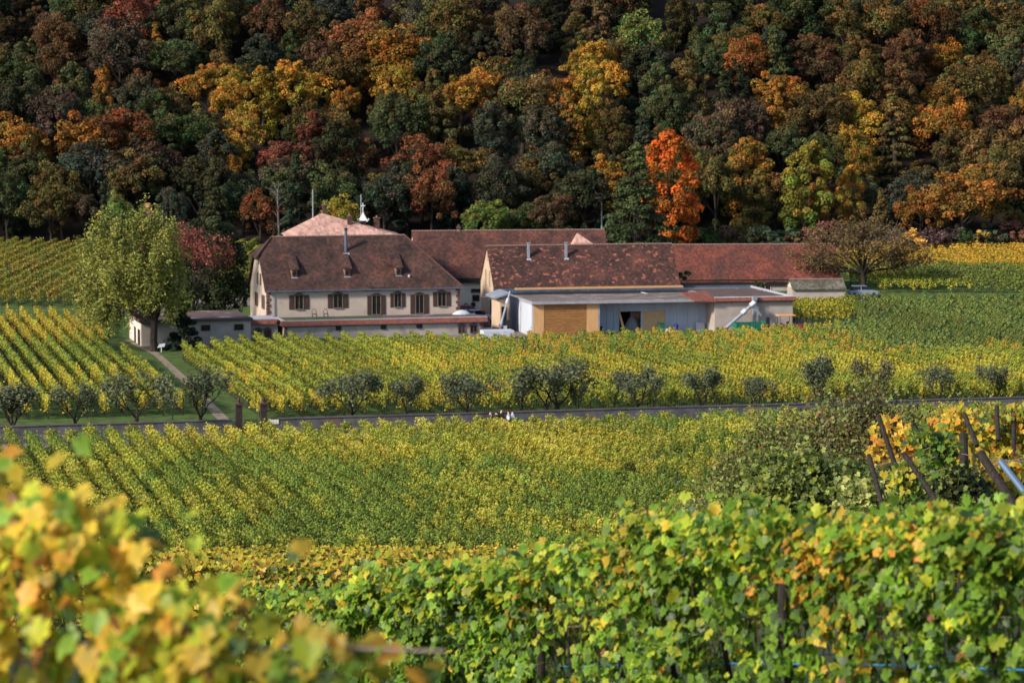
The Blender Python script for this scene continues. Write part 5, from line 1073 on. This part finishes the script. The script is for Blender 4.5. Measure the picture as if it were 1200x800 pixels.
for i, (px, Y, yb, yt, wpx, lab, c1, c2, k) in enumerate(THK):
    x = at(px, yb, Y).x; z = Hf(x, Y) - .2; h = at(px, yt, Y).z - z; W_ = wpx * Y / F; sz = .11 if k == 'w' else .13
    r_ = empty('bramble_thicket', (x, Y, z), 0, lab, 'thicket', 'thickets in the middle distance')
    m_ = M(); g_ = random.Random(i); cen = []; nc = 150
    for q in range(nc):
        a = g_.uniform(0, 2 * PI); rr = g_.random() ** .5; e_ = Vector((math.cos(a) * rr * W_ * .5, math.sin(a) * rr * W_ * .4, h * (1.08 - .55 * rr ** 2) * g_.uniform(.55, 1.05))); b0 = Vector((e_.x * .55, e_.y * .55, 0)); mid = b0.lerp(e_, .6) + Vector((0, 0, h * .14))
        if q % 3 == 0: m_.tube([b0, mid, e_], [.022, .013, .005], 3, cap=False)
        for t in np.linspace(.15, 1, 14): cen.append(b0.lerp(mid, t * 2) if t < .5 else mid.lerp(e_, t * 2 - 1))
    n = 24000 if k == 'w' else 13000; cen = np.array([list(c) for c in cen]); ki = rng.integers(0, len(cen), n); C = cen[ki] + rng.normal(size=(n, 3)) * (.20 if k == 'w' else .15); C[:, 2] = np.maximum(C[:, 2], .02)
    pal_ = np.array([c1, c2, (np.array(c1) + c2) / 2, (.13, .17, .04), (.14, .05, .03) if k == 'w' else c2]); pi_ = rng.choice(5, n, p=[.24, .24, .22, .25, .05]); cb = rng.uniform(.7, 1.3, len(cen))[ki]
    Nn = rng.normal(size=(n, 3)) + [-.1, -.35, .7]
    obj('foliage', leaf_mesh('foliage', C, Nn, rng.uniform(.6, 1.3, n) * (.10 if k == 'w' else .11), pal_[pi_] * (cb * rng.uniform(.8, 1.2, n))[:, None] * 1.35, 'quad' if k == 'w' else 'vine', 'leaves_vine'), r_)
    m_.build('stems', 'bark_dark' if k == 'v' else 'post_wood', r_, kind='stuff')
def stake(px0, y0, px1, y1, Y, lab, mat='post_wood', r_=.052):
    Y -= 3.0; a, b_ = at(px0, y0, Y), at(px1, y1, Y - .5); rt = empty('leaning_stake', b_ + (b_ - a).normalized() * .5, 0, lab, 'stake', 'old vineyard stakes')
    m_ = M().tube([(0, 0, 0), a - rt.location], [r_ * 1.05, r_], 8); m_.build('stake', mat, rt, bevel=.01); return a
stake(1029, 486, 1056, 566, 58, 'long dark stake leaning left behind the first yellow vine'); stake(1018, 533, 1027, 566, 56, 'short dark stake leaning beside the cream shrub'); stake(1059, 531, 1093, 580, 54, 'thick dark stake leaning strongly left before the ivy'); stake(1130, 485, 1138, 505, 62, 'dark stake top left of the tall yellow-green vines'); stake(1095, 518, 1101, 538, 60, 'short dark stake under the orange topped vine'); stake(1129, 508, 1130, 562, 60, 'upright dark stake inside the yellow vine curtain', r_=.09); stake(1148, 530, 1183, 583, 52, 'heavy dark stake leaning left near the blue post', r_=.08); stake(1168, 476, 1169, 498, 66, 'short upright dark stake at the wall foot'); stake(1188, 486, 1188, 512, 66, 'thin upright stake nearest the right edge', r_=.05)
stake(1172, 540, 1202, 578, 51, 'pale blue metal post leaning at the right edge', 'post_blue', .06)
rt = empty('trellis_wires', at(1020, 560, 56), 0, 'rusty slack wires strung between the leaning stakes', 'wire')
for k, (a, b_) in enumerate([((1024, 546), (1090, 524)), ((1026, 556), (1096, 535)), ((1040, 562), (1110, 548)), ((1090, 556), (1200, 536)), ((1120, 530), (1200, 540))]):
    A, B_ = at(a[0], a[1], 57) - rt.location, at(b_[0], b_[1], 54) - rt.location; M().tube([A, (A + B_) / 2 + Vector((0, 0, -.06)), B_], .010, 4).build('wire', 'frame_grey', rt)
def curtain(px0, px1, yt, yb, Y, n, wts, lab, seed, size=.13, dep=.35):
    """one old vine: leaves hanging from a stake"""
    a, b_ = at(px0, yt, Y), at(px1, yb, Y); zb = b_.z; W_ = b_.x - a.x; h = a.z - zb; r_ = empty('old_vine', ((a.x + b_.x) / 2, Y, zb), 0, lab, 'vine', 'unkempt vines among the stakes')
    ns = 24; sx = rng.uniform(-W_ / 2, W_ / 2, ns); szz = rng.uniform(.1, h, ns); k = rng.integers(0, ns, n)
    C = np.stack([sx[k], rng.normal(0, dep * .4, n), szz[k]], 1) + rng.normal(size=(n, 3)) * [W_ * .09 + .05, .1, h * .05 + .06]
    Nn = np.stack([rng.normal(-.2, .5, n), -.6 + rng.normal(0, .5, n), .5 + rng.normal(0, .4, n)], 1)
    cl = pick_cols(n, wts) * 1.1; obj('foliage', leaf_mesh('foliage', C, Nn, rng.uniform(.7, 1.3, n) * size, cl, 'vine', 'leaves_near', down=.5), r_)
    m_ = M().tube([(0, 0, -.5), (.1, 0, h * .4), (-.05, .05, h * .95)], [.04, .03, .015], 6); m_.build('trunk', 'bark_dark', r_)
curtain(1026, 1068, 496, 560, 57.5, 260, (0, .3, .8, 8, 2.5, .6), 'yellow leaved vine hanging on the long leaning stake', 1)
curtain(1084, 1112, 490, 525, 61, 130, (0, .5, .8, 5, 4, 2), 'short orange tipped vine in front of the brown thicket', 2)
curtain(1070, 1112, 510, 585, 55.5, 480, (2.5, 7, 1.5, .2, 0, 0), 'green vine column right of the yellow one', 3)
curtain(1106, 1140, 484, 565, 60, 420, (0, .8, 2.5, 6, 1.5, .2), 'tall golden vine curtain round the upright stake', 4)
curtain(1136, 1225, 490, 585, 63, 1500, (.3, 2.5, 5, 4, 1.2, .5), 'broad mass of yellow-green vines at the right edge', 5)
curtain(1150, 1225, 540, 590, 57, 500, (.3, 2, 4, 4, 1.8, 1.0), 'orange speckled vines behind the blue metal post', 6)
curtain(1050, 1080, 548, 598, 52, 300, (1, 5, 4, .5, 0, 0), 'pale green vine at the foot of the thick stake', 7)
p = at(793, 576, 200); g0 = ground_at(793, 590); rt = empty('marker_stake', (g0.x, g0.y, g0.z), 0, 'dark stake with a blue cloth standing in the front vineyard', 'stake')
M().tube([(0, 0, 0), (.03, 0, 2.3)], .07, 6).build('stake', 'dark_iron', rt); M().box(-.15, .35, -.15, .1, 1.35, 1.65).build('cloth', 'blue_paint', rt, bevel=.04)

# ------------------------------------------------------------------ foreground vine rows
LEAFV = []
for i in range(8):
    c = np.ones((1, 3)); LEAFV.append(leaf_mesh('leaf', np.zeros((1, 3)), np.array([[0, -1., 0]]), np.array([1.]), c, 'vine', 'leaves_near', down=.01))
def fg_row(name, label, P0, P1, hfun, n, size, colf, seed, halfw=.28, nsingle=300, zlow=.1, clump=90, posts=(), holes=True):
    """a foreground row: up to 300 leaves are parts of their own, the rest of the foliage is joined"""
    global rng
    rng = np.random.default_rng(seed)
    P0, P1 = np.array(P0, float), np.array(P1, float); Lr = np.hypot(*(P1 - P0)); d = (P1 - P0) / Lr; nr_ = np.array([d[1], -d[0]])  # nr_ points to the camera side
    if nr_[1] > 0: nr_ = -nr_
    ns = int(Lr * clump / 10); st = rng.uniform(0, Lr, ns); shh = rng.uniform(.93, 1.12, ns)
    k = rng.integers(0, ns, n); t = st[k] + rng.normal(0, .22, n); q = rng.random(n)
    hh = hfun(t) * shh[k]; z = np.where(q < .30, hh * rng.uniform(.86, 1.03, n), zlow + (hh - zlow) * rng.random(n) ** .9)
    side = np.where(rng.random(n) < .8, 1, -1); wob = .06 * np.sin(t * 2.1 + z * 3) + .05 * np.sin(t * 5.3 + 1 + z * 5)
    off = side * (halfw * np.sqrt(np.clip(1.1 - (z / np.maximum(hh, .1)) ** 3, .08, 1)) + wob) * rng.uniform(.45, 1.1, n); m2 = q < .3; off[m2] = rng.uniform(-halfw * 1.3, halfw * 1.3, m2.sum())
    x = P0[0] + d[0] * t + nr_[0] * off; y = P0[1] + d[1] * t + nr_[1] * off; gz = H(x, y); C = np.stack([x, y, gz + z], 1)
    up = np.where(m2, .9, .35); Nn = np.stack([nr_[0] * side * .8 + rng.normal(0, .42, n), nr_[1] * side * .8 + rng.normal(0, .42, n), up + rng.normal(0, .38, n)], 1)
    cl = colf(t, z, hh, n) * np.clip(1 + .35 * np.sin(t * 3.1 + 2 * z) * np.sin(z * 4.3 + t), .6, 1.4)[:, None]; sz = rng.uniform(.65, 1.25, n) * size
    if holes:
        nzv = np.array([noise.noise(Vector((a * 2.1, b_ * 2.6, seed * 3.1))) + .5 * noise.noise(Vector((a * 5.3, b_ * 6.0, seed))) for a, b_ in zip(t, z)])
        deep = (nzv > .12) & (side > 0) & ~m2; C[deep] -= np.stack([nr_[0] * off[deep] * 1.1, nr_[1] * off[deep] * 1.1, np.zeros(deep.sum())], 1)
        nearf = (nzv < -.2) & (side > 0); C[nearf] += np.stack([nr_[0] * .14 + 0 * off[nearf], nr_[1] * .14 + 0 * off[nearf], 0 * off[nearf]], 1)
    m3 = rng.random(n) < .035; C[m3, 2] += rng.uniform(.05, .32, m3.sum())
    r_ = empty(name, (P0[0], P0[1], Hf(*P0)), 0, label, 'vine row'); base = np.array(r_.location)
    score = -(off) + rng.random(n) * .1; score = np.where(side > 0, -np.abs(off) - rng.random(n) * .15, 9); idx = np.argsort(score)[:nsingle]; rest = np.ones(n, bool); rest[idx] = False
    obj('foliage', leaf_mesh('foliage', C[rest] - base, Nn[rest], sz[rest], cl[rest], 'vine', 'leaves_near', down=.45), r_, kind='stuff')
    for j in idx:
        o = obj('leaf', LEAFV[int(j) % 8], r_, color=tuple(cl[j])); v = Vector(Nn[j]).normalized(); o.location = C[j] - base
        o.rotation_euler = (math.atan2(-v.z, math.hypot(v.x, v.y)), random.uniform(-.5, .5), math.atan2(v.x, -v.y)); o.scale = (sz[j],) * 3
    m_ = M()
    for s in np.arange(.5, Lr, 1.1):
        X0 = P0 + d * s; zb = Hf(*X0) - base[2]; m_.tube([(X0[0] - base[0], X0[1] - base[1], zb), (X0[0] - base[0] + .05, X0[1] - base[1], zb + .5), (X0[0] - base[0] - .03, X0[1] - base[1], zb + .9)], [.035, .03, .025], 6)
    m_.build('trunks', 'bark_dark', r_, kind='stuff')
    m_ = M()
    for s in np.arange(.1, Lr, .12):                                 # shoots that carry the leaves
        X0 = P0 + d * (s + random.uniform(-.06, .06)) - np.array([base[0], base[1]]); zb = Hf(*(P0 + d * s)) - base[2]; h_ = float(hfun(np.array([s]))[0]); ox, oy = nr_ * random.uniform(-.25, .3)
        m_.tube([(X0[0], X0[1], zb + .7), (X0[0] + ox * .7, X0[1] + oy * .7, zb + h_ * .7), (X0[0] + ox, X0[1] + oy, zb + h_ * random.uniform(.9, 1.05))], [.008, .006, .003], 4, cap=False)
    m_.build('shoots', 'clay_dark', r_, kind='stuff')
    for (s, h_, off_) in posts:
        X0 = P0 + d * s + nr_ * off_ - np.array([base[0], base[1]]); zb = Hf(*(P0 + d * s)) - base[2]; M().tube([(X0[0], X0[1], zb - .2), (X0[0] - .02, X0[1], zb + h_)], [.048, .042], 8).build('post', 'post_wood', r_)
    for z_ in (.62, 1.05):
        A, B_ = P0 + nr_ * -.02 - np.array([base[0], base[1]]), P1 + nr_ * -.02 - np.array([base[0], base[1]]); pts_ = [(A[0] + (B_[0] - A[0]) * q_, A[1] + (B_[1] - A[1]) * q_, Hf(*(P0 + (P1 - P0) * q_)) - base[2] + z_) for q_ in np.linspace(0, 1, 9)]
        M().tube(pts_, .006, 4).build('twine', 'twine_blue' if z_ < 1 else 'frame_grey', r_)
    return r_
def pal_pick(P_):
    pal = np.stack([DGR * 1.3, GRN * [1.15, 1.3, .9], YGR * [1.12, 1.28, .9], YEL, GLD, BRN]); P_ = P_ / P_.sum(1)[:, None]; c = P_.cumsum(1); n = len(P_); idx = (rng.random(n)[:, None] > c).sum(1).clip(0, 5); return pal[idx] * rng.uniform(.75, 1.25, (n, 1))
def blob(t, z, t0, z0, rt_, rz_): return np.exp(-((t - t0) / rt_) ** 2 - ((z - z0) / rz_) ** 2)
R0, R1 = (5.6, 19.4), (-3.8, 39.0)          # right foreground row, from right to left
def tpos(px):
    d = np.array(R1) - np.array(R0); L_ = np.hypot(*d); d = d / L_
    best = min(np.arange(0, L_, .05), key=lambda t: abs(proj(R0[0] + d[0] * t, R0[1] + d[1] * t, 25)[0] - px)); return best
def col_right(t, z, hh, n):
    P_ = np.tile([3.0, 7.5, 1.3, .10, .01, .03], (n, 1)); top = np.clip((z / hh - .72) / .28, 0, 1); P_[:, 2] += 3.5 * top; P_[:, 3] += .9 * top; P_[:, 0] *= 1 - .7 * top
    for (px, zf, rx, rz_, w, c) in [(760, 1.6, .28, .3, 12, 3), (745, 1.2, .16, .4, 7, 3), (985, 1.55, .3, .22, 16, 4), (935, 1.5, .14, .16, 12, 4), (1012, .9, .16, .6, 26, 3), (990, 1.7, .3, .15, 10, 3), (625, 1.3, .18, .14, 10, 4), (1040, 1.75, .4, .15, 4, 3), (1110, 1.6, .15, .12, 5, 4), (700, .9, .25, .6, 4, 2), (830, 1.0, .3, .6, 4, 2)]:
        P_[:, c] += w * blob(t, z, tpos(px), zf, rx, rz_)
    return pal_pick(P_)
hr_f = lambda t: 1.85 - .28 * sst(9, 18, t) + .07 * np.sin(t * .9) + .06 * np.sin(t * 2.7 + 1)
fg_row('foreground_vine_row', 'dense green foreground vine row with hanging yellow leaves and wooden posts', R0, R1, hr_f, 25000, .104, col_right, 21, halfw=.34, posts=[(tpos(960), 1.38, .36), (tpos(658), 1.25, .24), (tpos(372), 1.2, .1), (tpos(1225), 1.3, .1)])
sh_ = np.array([1.4, 2.0])
def col_back(t, z, hh, n): return pal_pick(np.tile([1.2, 5.0, 4, .9, .1, .05], (n, 1)))
fg_row('foreground_vine_row', 'second green vine row showing its bright top just behind the nearest one', tuple(np.array(R0) + sh_), tuple(np.array(R1) + sh_), lambda t: 1.82 - .40 * sst(7, 16, t) + .1 * np.sin(t * 1.1 + 2), 12000, .106, col_back, 22, zlow=.9)
def col_left(t, z, hh, n):
    P_ = np.tile([.8, 2.6, 4.2, 5.6, 1.0, .35], (n, 1)); P_[:, 4] += 6 * blob(t, z, .3, .9, .35, .18) + 4 * blob(t, z, 1.2, 1.3, .25, .15); P_[:, 1] += 5 * blob(t, z, 1.0, 1.05, .2, .25); P_[:, 3] += 6 * blob(t, z, .35, 1.55, .4, .2); return pal_pick(P_)
L0, L1 = (-2.9, 12.0), (-.25, 9.9)
def hl_f(t):
    return np.interp(t, [0, .5, 1.1, 1.5, 2.0, 2.4, 2.9, 3.4, 3.8], [1.50, 1.58, 1.52, 1.46, 1.22, 1.06, 1.0, .9, .78]) + .05 * np.sin(t * 9)
fg_row('near_vine_row', 'blurred yellow and green vine leaves closest to the viewer at lower left', L0, L1, hl_f, 2100, .09, col_left, 23, halfw=.3, zlow=.5, posts=[(.72, 1.25, .35)], clump=50)
